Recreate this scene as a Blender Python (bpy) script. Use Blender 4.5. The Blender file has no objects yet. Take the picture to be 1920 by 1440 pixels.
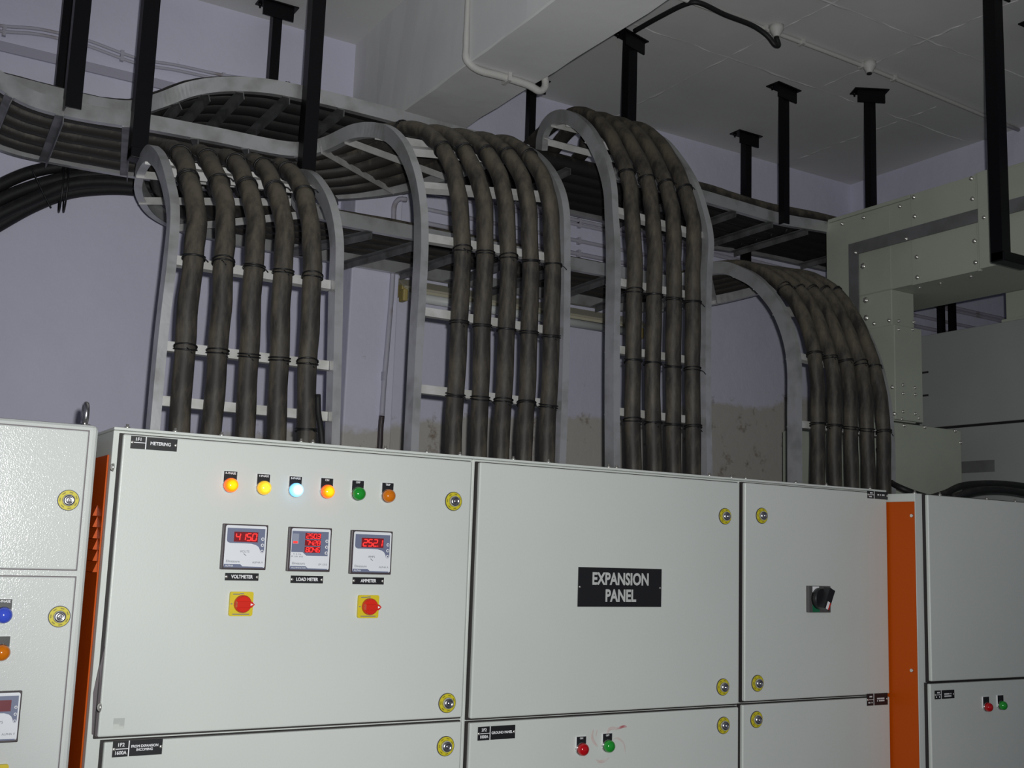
import bpy, bmesh, math, random
from mathutils import Vector, Matrix
random.seed(7)
PI = math.pi
H = 1.6                      # eye height: every z below is measured from the camera's height
sc = bpy.context.scene
COL = sc.collection

# ------------------------------------------------------------------ camera geometry
F = 2065.6
YAW, PITCH, ROLL = [math.radians(a) for a in (30.985, 8.445, 1.989)]
fw = Vector((math.sin(YAW)*math.cos(PITCH), math.cos(YAW)*math.cos(PITCH), math.sin(PITCH)))
rt0 = Vector((math.cos(YAW), -math.sin(YAW), 0)); up0 = rt0.cross(fw)
rt = math.cos(ROLL)*rt0 + math.sin(ROLL)*up0
up = -math.sin(ROLL)*rt0 + math.cos(ROLL)*up0
def ray(px, py): return rt*((px-960)/F) - up*((py-720)/F) + fw
def onY(px, py, Y): d = ray(px, py); return d*(Y/d.y)
def onZ(px, py, Z): d = ray(px, py); return d*(Z/d.z)
def onX(px, py, X): d = ray(px, py); return d*(X/d.x)

cd = bpy.data.cameras.new('camera'); cam = bpy.data.objects.new('camera', cd); COL.objects.link(cam)
cd.sensor_width = 36; cd.lens = 36*F/1920; cd.clip_start = .02
cam.matrix_world = Matrix(((rt.x, up.x, -fw.x, 0), (rt.y, up.y, -fw.y, 0), (rt.z, up.z, -fw.z, H), (0, 0, 0, 1)))
sc.camera = cam

# ------------------------------------------------------------------ materials
def new_mat(name):
    m = bpy.data.materials.new(name); m.use_nodes = True
    return m, m.node_tree, m.node_tree.nodes['Principled BSDF']
def mat(name, col, rough=.5, metal=0., col2=None, nscale=4., nlo=.4, nhi=.65, bump=0., bscale=200., detail=3., emit=None, estr=0., spec=.5, stretch=None):
    m, nt, b = new_mat(name)
    b.inputs['Base Color'].default_value = (*col, 1); b.inputs['Roughness'].default_value = rough
    b.inputs['Metallic'].default_value = metal; b.inputs['Specular IOR Level'].default_value = spec
    tc = nt.nodes.new('ShaderNodeTexCoord')
    src = tc.outputs['Object']
    if stretch:
        mp = nt.nodes.new('ShaderNodeMapping'); mp.inputs['Scale'].default_value = stretch
        nt.links.new(src, mp.inputs['Vector']); src = mp.outputs['Vector']
    if col2:
        n = nt.nodes.new('ShaderNodeTexNoise'); n.inputs['Scale'].default_value = nscale; n.inputs['Detail'].default_value = detail
        nt.links.new(src, n.inputs['Vector'])
        r = nt.nodes.new('ShaderNodeValToRGB'); r.color_ramp.elements[0].position = nlo; r.color_ramp.elements[1].position = nhi
        r.color_ramp.elements[0].color = (*col, 1); r.color_ramp.elements[1].color = (*col2, 1)
        nt.links.new(n.outputs['Fac'], r.inputs['Fac']); nt.links.new(r.outputs['Color'], b.inputs['Base Color'])
    if bump:
        n2 = nt.nodes.new('ShaderNodeTexNoise'); n2.inputs['Scale'].default_value = bscale; n2.inputs['Detail'].default_value = 2
        nt.links.new(tc.outputs['Object'], n2.inputs['Vector'])
        bp = nt.nodes.new('ShaderNodeBump'); bp.inputs['Strength'].default_value = bump; bp.inputs['Distance'].default_value = .002
        nt.links.new(n2.outputs['Fac'], bp.inputs['Height']); nt.links.new(bp.outputs['Normal'], b.inputs['Normal'])
    if emit:
        b.inputs['Emission Color'].default_value = (*emit, 1); b.inputs['Emission Strength'].default_value = estr
    return m

M = {}
M['paint'] = mat('grey_powder_coat', (.60, .625, .60), .38, col2=(.56, .59, .565), nscale=1.5, bump=.10, bscale=260, spec=.4)
M['paint_rough'] = mat('orange_peel_powder_coat', (.60, .625, .61), .17, bump=.19, bscale=420, spec=.55)
M['paint_green'] = mat('pale_green_grey_paint', (.40, .43, .36), .5, col2=(.36, .385, .32), nscale=3, bump=.06, bscale=200, spec=.3)
M['paint_dull'] = mat('dull_grey_paint', (.33, .345, .34), .55, col2=(.30, .31, .305), nscale=2, spec=.3)
M['orange'] = mat('orange_enamel', (.47, .068, .0006), .35, bump=.05, bscale=200, spec=.2)
M['rubber'] = mat('black_rubber', (.02, .016, .016), .7)
M['void'] = mat('dark_gap', (.01, .008, .008), .9)
M['silver'] = mat('silver_painted_steel', (.56, .56, .57), .34, metal=.6, col2=(.40, .40, .39), nscale=14, nlo=.45, nhi=.7, bump=.12, bscale=60)
M['rung'] = mat('silver_painted_rung', (.62, .62, .61), .45, metal=.2, col2=(.50, .49, .47), nscale=20, bump=.1, bscale=60)
M['rung_dark'] = mat('dirty_steel_rung', (.22, .22, .23), .45, metal=.5, col2=(.12, .12, .12), nscale=16)
M['black_steel'] = mat('black_painted_steel', (.0045, .0045, .006), .42, bump=.1, bscale=80, spec=.2)
M['tie'] = mat('black_wire', (.006, .006, .007), .45)
M['wire_light'] = mat('grey_conduit_paint', (.50, .49, .47), .6, bump=.3, bscale=70)
M['lav_conduit'] = mat('lavender_painted_conduit', (.43, .42, .50), .6, col2=(.24, .19, .16), nscale=9, nlo=.56, nhi=.72)
M['chrome'] = mat('chromed_metal', (.72, .70, .70), .22, metal=1.)
M['zinc'] = mat('zinc_bolt', (.70, .68, .64), .3, metal=.8)
M['yellow'] = mat('yellow_plastic', (.62, .50, .015), .45)
M['yellow_ring'] = mat('yellow_label', (.56, .49, .02), .45)
M['ring_print'] = mat('faded_label_print', (.24, .20, .015), .5)
M['black'] = mat('black_plastic', (.012, .012, .014), .4)
M['bezel'] = mat('meter_bezel', (.055, .042, .048), .45)
M['face'] = mat('meter_face', (.70, .72, .76), .4)
M['slate'] = mat('meter_slate_blue', (.15, .17, .26), .4)
M['window'] = mat('meter_window', (.10, .008, .012), .3, emit=(1, .04, .05), estr=.10)
M['window_off'] = mat('meter_window_unlit', (.16, .03, .04), .3)
M['digit'] = mat('red_led', (.8, .02, .02), .4, emit=(1, .025, .02), estr=1.6)
M['white'] = mat('white_print', (.80, .80, .82), .5)
M['greyprint'] = mat('grey_print', (.16, .17, .20), .6)
M['red'] = mat('red_plastic', (.62, .022, .010), .28)
M['darkgrey'] = mat('dark_grey_plastic', (.06, .055, .065), .45)
M['green_plate'] = mat('green_plate', (.01, .13, .06), .45)
M['olive'] = mat('dark_grey_panel_plate', (.085, .08, .082), .5)
M['cream'] = mat('cream_enamel', (.52, .49, .38), .4)
M['diffuser'] = mat('frosted_tube', (.62, .64, .64), .3)
M['yellowed'] = mat('yellowed_plastic', (.42, .33, .12), .5)
M['sticker'] = mat('worn_sticker', (.42, .44, .42), .4, col2=(.55, .57, .54), nscale=60, nlo=.45, nhi=.55)
M['smudge'] = mat('pink_smear', (.57, .47, .445), .5, col2=(.595, .59, .56), nscale=45, nlo=.35, nhi=.7)
M['smudge_red'] = mat('red_smear', (.42, .12, .13), .5, col2=(.55, .38, .37), nscale=60, nlo=.4, nhi=.7)
M['earth'] = mat('galvanised_earth_strip', (.20, .20, .21), .5, metal=.3, col2=(.16, .16, .16), nscale=12)
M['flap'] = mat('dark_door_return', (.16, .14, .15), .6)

def lens(name, rim, core, estr, off=False):
    m, nt, b = new_mat(name)
    b.inputs['Roughness'].default_value = .12; b.inputs['Base Color'].default_value = (*rim, 1)
    b.inputs['Coat Weight'].default_value = .5
    if not off:
        tc = nt.nodes.new('ShaderNodeTexCoord'); sx = nt.nodes.new('ShaderNodeSeparateXYZ'); cb = nt.nodes.new('ShaderNodeCombineXYZ')
        ln = nt.nodes.new('ShaderNodeVectorMath'); ln.operation = 'LENGTH'
        nt.links.new(tc.outputs['Object'], sx.inputs[0]); nt.links.new(sx.outputs['X'], cb.inputs['X']); nt.links.new(sx.outputs['Z'], cb.inputs['Z'])
        nt.links.new(cb.outputs[0], ln.inputs[0])
        r = nt.nodes.new('ShaderNodeValToRGB'); r.color_ramp.elements[0].position = .0065; r.color_ramp.elements[1].position = .0145
        r.color_ramp.elements[0].color = (*core, 1); r.color_ramp.elements[1].color = (*rim, 1)
        nt.links.new(ln.outputs['Value'], r.inputs['Fac']); nt.links.new(r.outputs['Color'], b.inputs['Emission Color'])
        b.inputs['Emission Strength'].default_value = estr
    return m
M['lens_red_lit'] = lens('lit_red_lens', (1, .06, .0), (.95, .80, .01), 1.15)
M['lens_yellow_lit'] = lens('lit_yellow_lens', (.55, .30, .0), (1., .92, .08), .95)
M['lens_blue_lit'] = lens('lit_blue_lens', (.10, .45, .95), (.9, .98, 1.), 1.5)
M['lens_green'] = lens('green_lens', (.012, .26, .025), None, 0, True)
M['lens_amber'] = lens('amber_lens', (.60, .16, .004), None, 0, True)
M['lens_red'] = lens('red_lens', (.42, .004, .008), None, 0, True)
M['lens_blue'] = lens('blue_lens', (.05, .09, .60), None, 0, True)

def cable_mat(name, dark, dusty, amount):
    m, nt, b = new_mat(name)
    b.inputs['Roughness'].default_value = .55; b.inputs['Specular IOR Level'].default_value = .35
    tc = nt.nodes.new('ShaderNodeTexCoord')
    mp = nt.nodes.new('ShaderNodeMapping'); mp.inputs['Scale'].default_value = (26, 26, 7)
    nt.links.new(tc.outputs['Object'], mp.inputs['Vector'])
    n = nt.nodes.new('ShaderNodeTexNoise'); n.inputs['Scale'].default_value = 1.; n.inputs['Detail'].default_value = 5; n.inputs['Roughness'].default_value = .65
    nt.links.new(mp.outputs['Vector'], n.inputs['Vector'])
    g = nt.nodes.new('ShaderNodeNewGeometry'); s = nt.nodes.new('ShaderNodeSeparateXYZ'); nt.links.new(g.outputs['Normal'], s.inputs[0])
    ma = nt.nodes.new('ShaderNodeMath'); ma.operation = 'MULTIPLY_ADD'; ma.inputs[1].default_value = .28   # settled dust lies on what faces up
    nt.links.new(s.outputs['Z'], ma.inputs[0]); nt.links.new(n.outputs['Fac'], ma.inputs[2])
    r = nt.nodes.new('ShaderNodeValToRGB'); r.color_ramp.elements[0].position = .62-amount; r.color_ramp.elements[1].position = .95-amount
    r.color_ramp.elements[0].color = (*dark, 1); r.color_ramp.elements[1].color = (*dusty, 1)
    nt.links.new(ma.outputs[0], r.inputs['Fac']); nt.links.new(r.outputs['Color'], b.inputs['Base Color'])
    bp = nt.nodes.new('ShaderNodeBump'); bp.inputs['Strength'].default_value = .25; bp.inputs['Distance'].default_value = .004
    nt.links.new(n.outputs['Fac'], bp.inputs['Height']); nt.links.new(bp.outputs['Normal'], b.inputs['Normal'])
    return m
M['cable'] = cable_mat('dusty_black_cable', (.030, .027, .025), (.125, .108, .082), .20)
M['cable_dark'] = cable_mat('black_cable_sheath', (.016, .015, .015), (.06, .053, .045), .08)
M['cable_clean'] = cable_mat('clean_black_cable', (.012, .012, .013), (.035, .033, .03), .02)

def wall_mat():
    m, nt, b = new_mat('lavender_limewash')
    b.inputs['Roughness'].default_value = .85; b.inputs['Specular IOR Level'].default_value = .15
    tc = nt.nodes.new('ShaderNodeTexCoord'); O = tc.outputs['Object']
    def noise(sc_, det=4, rough=.6):
        n = nt.nodes.new('ShaderNodeTexNoise'); n.inputs['Scale'].default_value = sc_; n.inputs['Detail'].default_value = det; n.inputs['Roughness'].default_value = rough
        nt.links.new(O, n.inputs['Vector']); return n.outputs['Fac']
    def ramp(src, lo, hi):
        r = nt.nodes.new('ShaderNodeValToRGB'); r.color_ramp.elements[0].position = lo; r.color_ramp.elements[1].position = hi
        nt.links.new(src, r.inputs['Fac']); return r.outputs['Color']
    def mix(fac, a, c):
        x = nt.nodes.new('ShaderNodeMix'); x.data_type = 'RGBA'
        nt.links.new(fac, x.inputs['Factor'])
        for v, k in ((a, 6), (c, 7)):
            if isinstance(v, tuple): x.inputs[k].default_value = (*v, 1)
            else: nt.links.new(v, x.inputs[k])
        return x.outputs[2]
    c = mix(ramp(noise(1.3), .4, .65), (.64, .635, .765), (.59, .58, .71))
    c = mix(ramp(noise(7, 8, .75), .66, .73), c, (.36, .33, .34))                # scuffs
    sx = nt.nodes.new('ShaderNodeSeparateXYZ'); nt.links.new(O, sx.inputs[0])
    lo = nt.nodes.new('ShaderNodeMath'); lo.operation = 'MULTIPLY_ADD'; lo.inputs[1].default_value = .22; nt.links.new(noise(2.2, 6, .7), lo.inputs[0]); nt.links.new(sx.outputs['Z'], lo.inputs[2])
    lx = nt.nodes.new('ShaderNodeMath'); lx.operation = 'MULTIPLY_ADD'; lx.inputs[1].default_value = -.15; nt.links.new(sx.outputs['X'], lx.inputs[0]); nt.links.new(lo.outputs[0], lx.inputs[2])
    def below(t, soft):
        a = nt.nodes.new('ShaderNodeMapRange'); a.inputs['From Min'].default_value = t; a.inputs['From Max'].default_value = t-soft
        nt.links.new(lx.outputs[0], a.inputs['Value']); return a.outputs[0]
    T0 = H + .30
    band = nt.nodes.new('ShaderNodeMath'); band.operation = 'MULTIPLY'
    nt.links.new(below(T0+.04, .02), band.inputs[0]); nt.links.new(ramp(noise(11, 6, .8), .45, .62), band.inputs[1])
    c = mix(below(T0, .025), c, (.50, .475, .45))                                # bare repair plaster, low on the wall
    spots = nt.nodes.new('ShaderNodeMath'); spots.operation = 'MULTIPLY'
    nt.links.new(below(T0+.05, .05), spots.inputs[0]); nt.links.new(ramp(noise(9, 5, .7), .56, .66), spots.inputs[1])
    c = mix(spots.outputs[0], c, (.26, .215, .17))                                # damp brown stains
    nt.links.new(c, b.inputs['Base Color'])
    bp = nt.nodes.new('ShaderNodeBump'); bp.inputs['Strength'].default_value = .35; bp.inputs['Distance'].default_value = .01
    nt.links.new(noise(14, 5), bp.inputs['Height']); nt.links.new(bp.outputs['Normal'], b.inputs['Normal'])
    return m
M['wall'] = wall_mat()
M['ceiling'] = mat('ceiling_limewash', (.68, .68, .67), .85, col2=(.60, .60, .595), nscale=1.6, nlo=.35, nhi=.7, bump=.35, bscale=16, spec=.1)
M['beam'] = mat('beam_limewash', (.68, .68, .68), .85, col2=(.59, .59, .595), nscale=2.2, nlo=.35, nhi=.7, bump=.4, bscale=18, spec=.1)
M['seam'] = mat('plaster_seam', (.62, .62, .61), .85, bump=.5, bscale=60, spec=.1)
M['floor'] = mat('grey_screed_floor', (.28, .27, .26), .7, col2=(.22, .21, .2), nscale=3)

# ------------------------------------------------------------------ mesh helpers
class MB:
    """collects shapes (camera-relative world coordinates) and links them as one mesh object"""
    def __init__(s): s.v = []; s.f = []; s.mi = []; s.sm = []
    def add(s, vs, fs, mi=0, smooth=False):
        o = len(s.v); s.v += [Vector(v) for v in vs]
        for f in fs: s.f.append([o+i for i in f]); s.mi.append(mi); s.sm.append(smooth)
        return s
    def box(s, a, b, mi=0, bev=0., seg=2):
        a, b = Vector(a), Vector(b)
        lo = Vector([min(a[i], b[i]) for i in range(3)]); hi = Vector([max(a[i], b[i]) for i in range(3)])
        bm = bmesh.new(); bmesh.ops.create_cube(bm, size=1)
        for v in bm.verts: v.co = Vector([lo[i] + (v.co[i]+.5)*(hi[i]-lo[i]) for i in range(3)])
        if bev: bmesh.ops.bevel(bm, geom=bm.edges[:], offset=bev, segments=seg, profile=.5, affect='EDGES', clamp_overlap=True)
        bm.verts.index_update()
        s.add([v.co.copy() for v in bm.verts], [[v.index for v in f.verts] for f in bm.faces], mi, False); bm.free(); return s
    def obox(s, c, ax, ay, az, mi=0):
        """box of half-extents given as three vectors"""
        c = Vector(c); vs = []
        for i in (-1, 1):
            for j in (-1, 1):
                for k in (-1, 1): vs.append(c + i*ax + j*ay + k*az)
        fs = [(0, 1, 3, 2), (4, 6, 7, 5), (0, 4, 5, 1), (2, 3, 7, 6), (0, 2, 6, 4), (1, 5, 7, 3)]
        if ax.cross(ay).dot(az) < 0: fs = [f[::-1] for f in fs]
        return s.add(vs, fs, mi)
    def sweep(s, pts, frames, prof, mi=0, closed=True, caps=True, smooth=False):
        """profile points (w, n) carried along pts; frames = [(W, N)]"""
        k = len(prof); vs = []
        for p, (W, N) in zip(pts, frames): vs += [p + W*a + N*b for a, b in prof]
        fs = []
        for i in range(len(pts)-1):
            for j in range(k if closed else k-1):
                a = i*k+j; b = i*k+(j+1) % k; fs.append((a, b, b+k, a+k))
        if caps: fs.append(tuple(range(k))[::-1]); n = (len(pts)-1)*k; fs.append(tuple(range(n, n+k)))
        return s.add(vs, fs, mi, smooth)
    def tube(s, pts, r, seg=12, mi=0, wob=0., closed=False):
        pts = [Vector(p) for p in pts]; n = len(pts)
        ref = Vector((.31, .17, .93)); fr = []; W = None
        for i in range(n):
            a = pts[i-1] if (i or closed) else pts[0]; b = pts[(i+1) % n] if (i < n-1 or closed) else pts[-1]
            T = (b-a).normalized()
            if W is None: W = T.cross(ref).normalized()
            W = (W - T*W.dot(T)).normalized(); fr.append((W, T.cross(W)))
        base = len(s.v)
        for i, (p, (W_, N)) in enumerate(zip(pts, fr)):
            rr = (r[i] if isinstance(r, (list, tuple)) else r) * (1 + wob*(math.sin(i*1.7+pts[0].x*9)+math.sin(i*.63+pts[0].y*5))*.5)
            s.v += [p + W_*(rr*math.cos(2*PI*j/seg)) + N*(rr*math.sin(2*PI*j/seg)) for j in range(seg)]
        for i in range(n if closed else n-1):
            for j in range(seg):
                a = base+i*seg+j; b = base+i*seg+(j+1) % seg; c = base+((i+1) % n)*seg+(j+1) % seg; d = base+((i+1) % n)*seg+j
                s.f.append([a, b, c, d]); s.mi.append(mi); s.sm.append(True)
        if not closed:
            s.f.append([base+j for j in range(seg)][::-1]); s.mi.append(mi); s.sm.append(False)
            s.f.append([base+(n-1)*seg+j for j in range(seg)]); s.mi.append(mi); s.sm.append(False)
        return s
    def lathe(s, c, axis, prof, seg=24, mi=0):
        """prof = [(radius, height along axis)]"""
        c = Vector(c); A = Vector(axis).normalized(); U = A.orthogonal().normalized(); V = A.cross(U); base = len(s.v)
        for r, h in prof: s.v += [c + A*h + (U*math.cos(2*PI*j/seg) + V*math.sin(2*PI*j/seg))*r for j in range(seg)]
        for i in range(len(prof)-1):
            for j in range(seg):
                s.f.append([base+i*seg+j, base+i*seg+(j+1) % seg, base+(i+1)*seg+(j+1) % seg, base+(i+1)*seg+j]); s.mi.append(mi); s.sm.append(True)
        s.f.append([base+j for j in range(seg)][::-1]); s.mi.append(mi); s.sm.append(False)
        n = base+(len(prof)-1)*seg; s.f.append([n+j for j in range(seg)]); s.mi.append(mi); s.sm.append(False)
        return s
    def prism(s, poly, y0, y1, mi=0, plane='xz', smooth=False):
        """polygon in a plane extruded from y0 (front) to y1; plane xz along y, plane yz along x"""
        def P(a, b, t): return Vector((a, t, b)) if plane == 'xz' else Vector((t, a, b))
        n = len(poly); vs = [P(a, b, y0) for a, b in poly] + [P(a, b, y1) for a, b in poly]
        ar = sum(poly[i][0]*poly[(i+1) % n][1]-poly[(i+1) % n][0]*poly[i][1] for i in range(n))
        fs = [tuple(range(n)), tuple(range(n, 2*n))[::-1]] + [(i, i+n, (i+1) % n+n, (i+1) % n) for i in range(n)]
        flip = (ar < 0) ^ (y1 < y0) ^ (plane == 'yz')
        if flip: fs = [f[::-1] for f in fs]
        return s.add(vs, fs, mi, smooth)
    def build(s, name, mats, parent=None, loc=None):
        """origin: the parent's origin for a part, else the base of the mesh (or loc)"""
        if not isinstance(mats, (list, tuple)): mats = [mats]
        if loc is None and parent is None:
            xs = [v.x for v in s.v]; ys = [v.y for v in s.v]; zs = [v.z for v in s.v]
            loc = Vector(((min(xs)+max(xs))/2, (min(ys)+max(ys))/2, min(zs)))
        o_par = parent['_w'] if parent else None
        org = Vector(loc) if loc is not None else Vector(o_par)
        me = bpy.data.meshes.new(name); me.from_pydata([v-org for v in s.v], [], s.f); me.validate()
        for m in mats: me.materials.append(M[m] if isinstance(m, str) else m)
        if len(me.polygons) == len(s.f):
            me.polygons.foreach_set('material_index', s.mi); me.polygons.foreach_set('use_smooth', s.sm)
        me.update()
        o = bpy.data.objects.new(name, me); COL.objects.link(o); o['_w'] = list(org)
        if parent:
            o.parent = parent; o.location = org - Vector(o_par)
        else: o.location = org + Vector((0, 0, H))
        return o
def tag(o, label=None, cat=None, group=None, kind=None):
    if label: o['label'] = label
    if cat: o['category'] = cat
    if group: o['group'] = group
    if kind: o['kind'] = kind
    return o
def thing(name, loc, label, cat, group=None):
    o = bpy.data.objects.new(name, None); COL.objects.link(o); o.empty_display_size = .05
    o['_w'] = list(loc); o.location = Vector(loc) + Vector((0, 0, H))
    return tag(o, label, cat, group)
def struct(name, mb, mats): return tag(mb.build(name, mats, loc=(0, 0, -H)), kind='structure')

def spline(P, n=8):
    P = [Vector(p) for p in P]; out = []
    for i in range(len(P)-1):
        p0 = P[i-1] if i else P[0]*2-P[1]; p1 = P[i]; p2 = P[i+1]; p3 = P[i+2] if i+2 < len(P) else P[-1]*2-P[-2]
        a = max((p1-p0).length, 1e-4)**.5; b = max((p2-p1).length, 1e-4)**.5; c = max((p3-p2).length, 1e-4)**.5
        m1 = (p2-p1) + b*((p1-p0)/a - (p2-p0)/(a+b)); m2 = (p2-p1) + b*((p3-p2)/c - (p3-p1)/(b+c))
        for k in range(n):
            t = k/n; out.append(p1*(2*t**3-3*t*t+1) + m1*(t**3-2*t*t+t) + p2*(-2*t**3+3*t*t) + m2*(t**3-t*t))
    out.append(P[-1]); return out
def tang(P, i): return (P[min(i+1, len(P)-1)]-P[max(i-1, 0)]).normalized()

FONT_CACHE = {}
def text(s, x, z, y, size, m, parent, sx=1., align='CENTER', off=.0, name='lettering'):
    cu = bpy.data.curves.new(name, 'FONT'); cu.body = s; cu.size = size; cu.align_x = align; cu.align_y = 'CENTER'
    cu.extrude = .0002; cu.offset = off*size; cu.resolution_u = 3; cu.materials.append(M[m])
    tmp = bpy.data.objects.new(name, cu); COL.objects.link(tmp); bpy.context.view_layer.update()
    me = bpy.data.meshes.new_from_object(tmp.evaluated_get(bpy.context.evaluated_depsgraph_get())); bpy.data.objects.remove(tmp); bpy.data.curves.remove(cu)
    o = bpy.data.objects.new(name, me); COL.objects.link(o); o.parent = parent
    o.rotation_euler = (PI/2, 0, 0); o.scale = (sx, 1, 1); o.location = Vector((x, y, z)) - Vector(parent['_w'])
    return o

# ------------------------------------------------------------------ room
W, ZC = 4.0, 2.01
mb = MB(); mb.box((-1.6, W, -H), (6.7, W+.2, ZC)); struct('wall_back', mb, 'wall')
mb = MB(); mb.box((6.5, -1, -H), (6.7, W, ZC)); struct('wall_right', mb, 'wall')
mb = MB(); mb.box((-1.6, -1, -H-.1), (6.7, W+.2, -H)); struct('floor', mb, 'floor')
mb = MB(); mb.box((-1.6, -1, ZC), (6.7, W+.2, ZC+.15)); ceil = struct('ceiling', mb, 'ceiling')
mb = MB()
def ridge(mb, a, b, w, h, n=14):
    a, b = Vector(a), Vector(b); d = (b-a).normalized(); side = Vector((-d.y, d.x, 0)); pts = []; fr = []
    for i in range(n+1):
        p = a.lerp(b, i/n) + side*random.uniform(-.004, .004); p.z = ZC
        pts.append(p); fr.append((side*random.choice((.2, .3, .6, .8, 1., 1.3)), Vector((0, 0, -1))*random.choice((.1, .2, .4, .8, 1.2))))
    mb.sweep(pts, fr, [(-w, 0), (0, h), (w, 0)])
for a, b in [((2.905, 3.99), (2.905, 2.3)), ((3.985, 3.99), (3.99, 3.05)), ((1.87, 3.2), (4.45, 3.24)), ((1.87, 2.68), (4.45, 2.64)), ((3.424, 3.2), (3.424, 2.0))]:
    ridge(mb, (*a, 0), (*b, 0), .007, .0022, 40)
mb.build('plaster_seam', 'seam', ceil)
mb = MB()
def rough_beam(x0, x1, z0, nm, m):
    mb = MB(); ys = [-.9 + i*(4.0+.9)/40 for i in range(41)]; pts = [Vector((0, y, 0)) for y in ys]
    vs = []; k = 7
    for y in ys:
        j = lambda a: random.uniform(-a, a)
        vs += [(x0+j(.002), y, ZC), (x0+j(.002), y, z0+.005+j(.003)), (x0+.005+j(.003), y, z0+j(.0015)), ((x0+x1)/2, y, z0), (x1-.005+j(.003), y, z0+j(.0015)), (x1+j(.002), y, z0+.005), (x1, y, ZC)]
    fs = []
    for i in range(40):
        for q in range(k-1): a = i*k+q; fs.append((a, a+k, a+k+1, a+1))
    fs.append(tuple(range(k))); fs.append(tuple(range(40*k, 41*k))[::-1])
    mb.add(vs, fs); return struct(nm, mb, m)
beam = rough_beam(1.60, 1.87, 1.56, 'ceiling_beam', 'beam')
rough_beam(4.50, 4.77, 1.56, 'ceiling_beam', 'wall')
mb = MB(); mb.box((1.575, 3.84, -H), (1.775, 4.0, 1.56), 0, .006); struct('wall_column', mb, 'wall')

# ------------------------------------------------------------------ ladder racks
RP = [(0, -.024), (.024, -.024), (.024, -.021), (.003, -.021), (.003, .021), (.024, .021), (.024, .024), (0, .024)]   # channel section, flanges to +W
class Run:
    def __init__(s, L, R, n=8, flip=False):
        assert len(L) == len(R); s.L = spline(L, n); s.R = spline(R, n); s.n = len(s.L); s.k = n; s.flip = flip
    def W(s, i): return (s.R[i]-s.L[i]).normalized()
    def N(s, i):
        T = (tang(s.L, i)+tang(s.R, i)).normalized(); return s.W(i).cross(T).normalized()
    def railframes(s, P, i0, i1):
        fr = []
        for i in range(i0, i1+1):
            T = tang(P, i); w = s.W(i); w = w - T*w.dot(T)
            if w.length < .2: w = s.W(i)
            w.normalize(); n = w.cross(T).normalized(); fr.append((w if not s.flip else -w, n))
        return P[i0:i1+1], fr
    def at(s, u, f, dn=0.):
        i = max(0, min(s.n-1, f)); a = int(i); b = min(a+1, s.n-1); t = i-a
        p = s.L[a].lerp(s.R[a], u).lerp(s.L[b].lerp(s.R[b], u), t); return p + (s.N(a).lerp(s.N(b), t))*dn
    def build(s, root, i0=0, i1=None, rungs=(), tray=False, skip=None):
        i1 = s.n-1 if i1 is None else i1
        prof = RP
        spans = [(s.L, i0, i1), (s.R, i0, i1)]
        if skip: spans = [(s.L, i0, skip[0]), (s.L, skip[1], i1), (s.R, i0, i1)]
        for P, j0, j1 in spans:
            pts, fr = s.railframes(P, j0, j1); MB().sweep(pts, fr, prof if not s.flip else [(a, b) for a, b in RP][::-1]).build('rail', 'silver', root)
        for f in rungs:
            i = int(f); t = f-i; j = min(i+1, s.n-1)
            a = s.L[i].lerp(s.L[j], t); b = s.R[i].lerp(s.R[j], t); w = (b-a).normalized(); n = s.N(i); T = n.cross(w).normalized()
            a = a + w*.004; b = b - w*.001
            mb = MB()
            dn = -.0185 if tray else 0
            mb.obox((a+b)/2 + n*(-.007+dn), w*((b-a).length/2), n*.0015, T*.0125)            # angle-section rung: one leg faces the cables
            mb.obox((a+b)/2 + n*(-.0195+dn) - T*.011, w*((b-a).length/2), n*.011, T*.0015)
            mb.build('rung', 'rung_dark' if tray else 'rung', root)
    def idx(s, pred):
        for i in range(s.n):
            if pred(s.L[i].lerp(s.R[i], .5)): return i
        return s.n-1

def straight(u): return u
R1 = Run([(.632, 2.8, .2145), (.634, 2.8, .5), (.640, 2.8, .7), (.648, 2.84, .827), (.648, 2.913, .919), (.648, 3.011, 1.007), (.648, 3.096, 1.058), (.648, 3.185, 1.093), (.65, 3.285, 1.09), (.662, 3.38, 1.075), (.70, 3.50, 1.065), (.78, 3.65, 1.06), (.92, 3.77, 1.06), (1.10, 3.80, 1.06)],
         [(1.110, 2.8, .2145), (1.10, 2.8, .5), (1.092, 2.8, .7), (1.090, 2.81, .826), (1.09, 2.872, .935), (1.09, 2.978, 1.027), (1.09, 3.05, 1.07), (1.09, 3.12, 1.096), (1.095, 3.18, 1.095), (1.105, 3.22, 1.085), (1.12, 3.26, 1.075), (1.15, 3.295, 1.065), (1.21, 3.322, 1.06), (1.30, 3.33, 1.06)])
R3 = Run([(1.30, 3.33, 1.06), (1.8, 3.33, 1.06), (2.3, 3.33, 1.06), (2.72, 3.33, 1.062)][::-1], [(1.10, 3.80, 1.06), (1.75, 3.80, 1.06), (2.3, 3.80, 1.06), (2.80, 3.80, 1.062)][::-1])
R4 = Run([(2.84, 2.8, .2145), (2.84, 2.8, .5), (2.84, 2.8, .68), (2.84, 2.82, .78), (2.84, 2.873, .891), (2.84, 2.93, .96), (2.84, 2.995, 1.02), (2.84, 3.07, 1.065), (2.83, 3.142, 1.10), (2.81, 3.22, 1.108), (2.78, 3.30, 1.085), (2.72, 3.33, 1.062)],
         [(3.324, 2.8, .2145), (3.32, 2.8, .5), (3.32, 2.825, .66), (3.32, 2.868, .791), (3.32, 2.958, .953), (3.32, 3.02, 1.03), (3.32, 3.10, 1.09), (3.315, 3.226, 1.14), (3.28, 3.40, 1.14), (3.18, 3.60, 1.11), (3.02, 3.74, 1.08), (2.80, 3.80, 1.062)])
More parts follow.
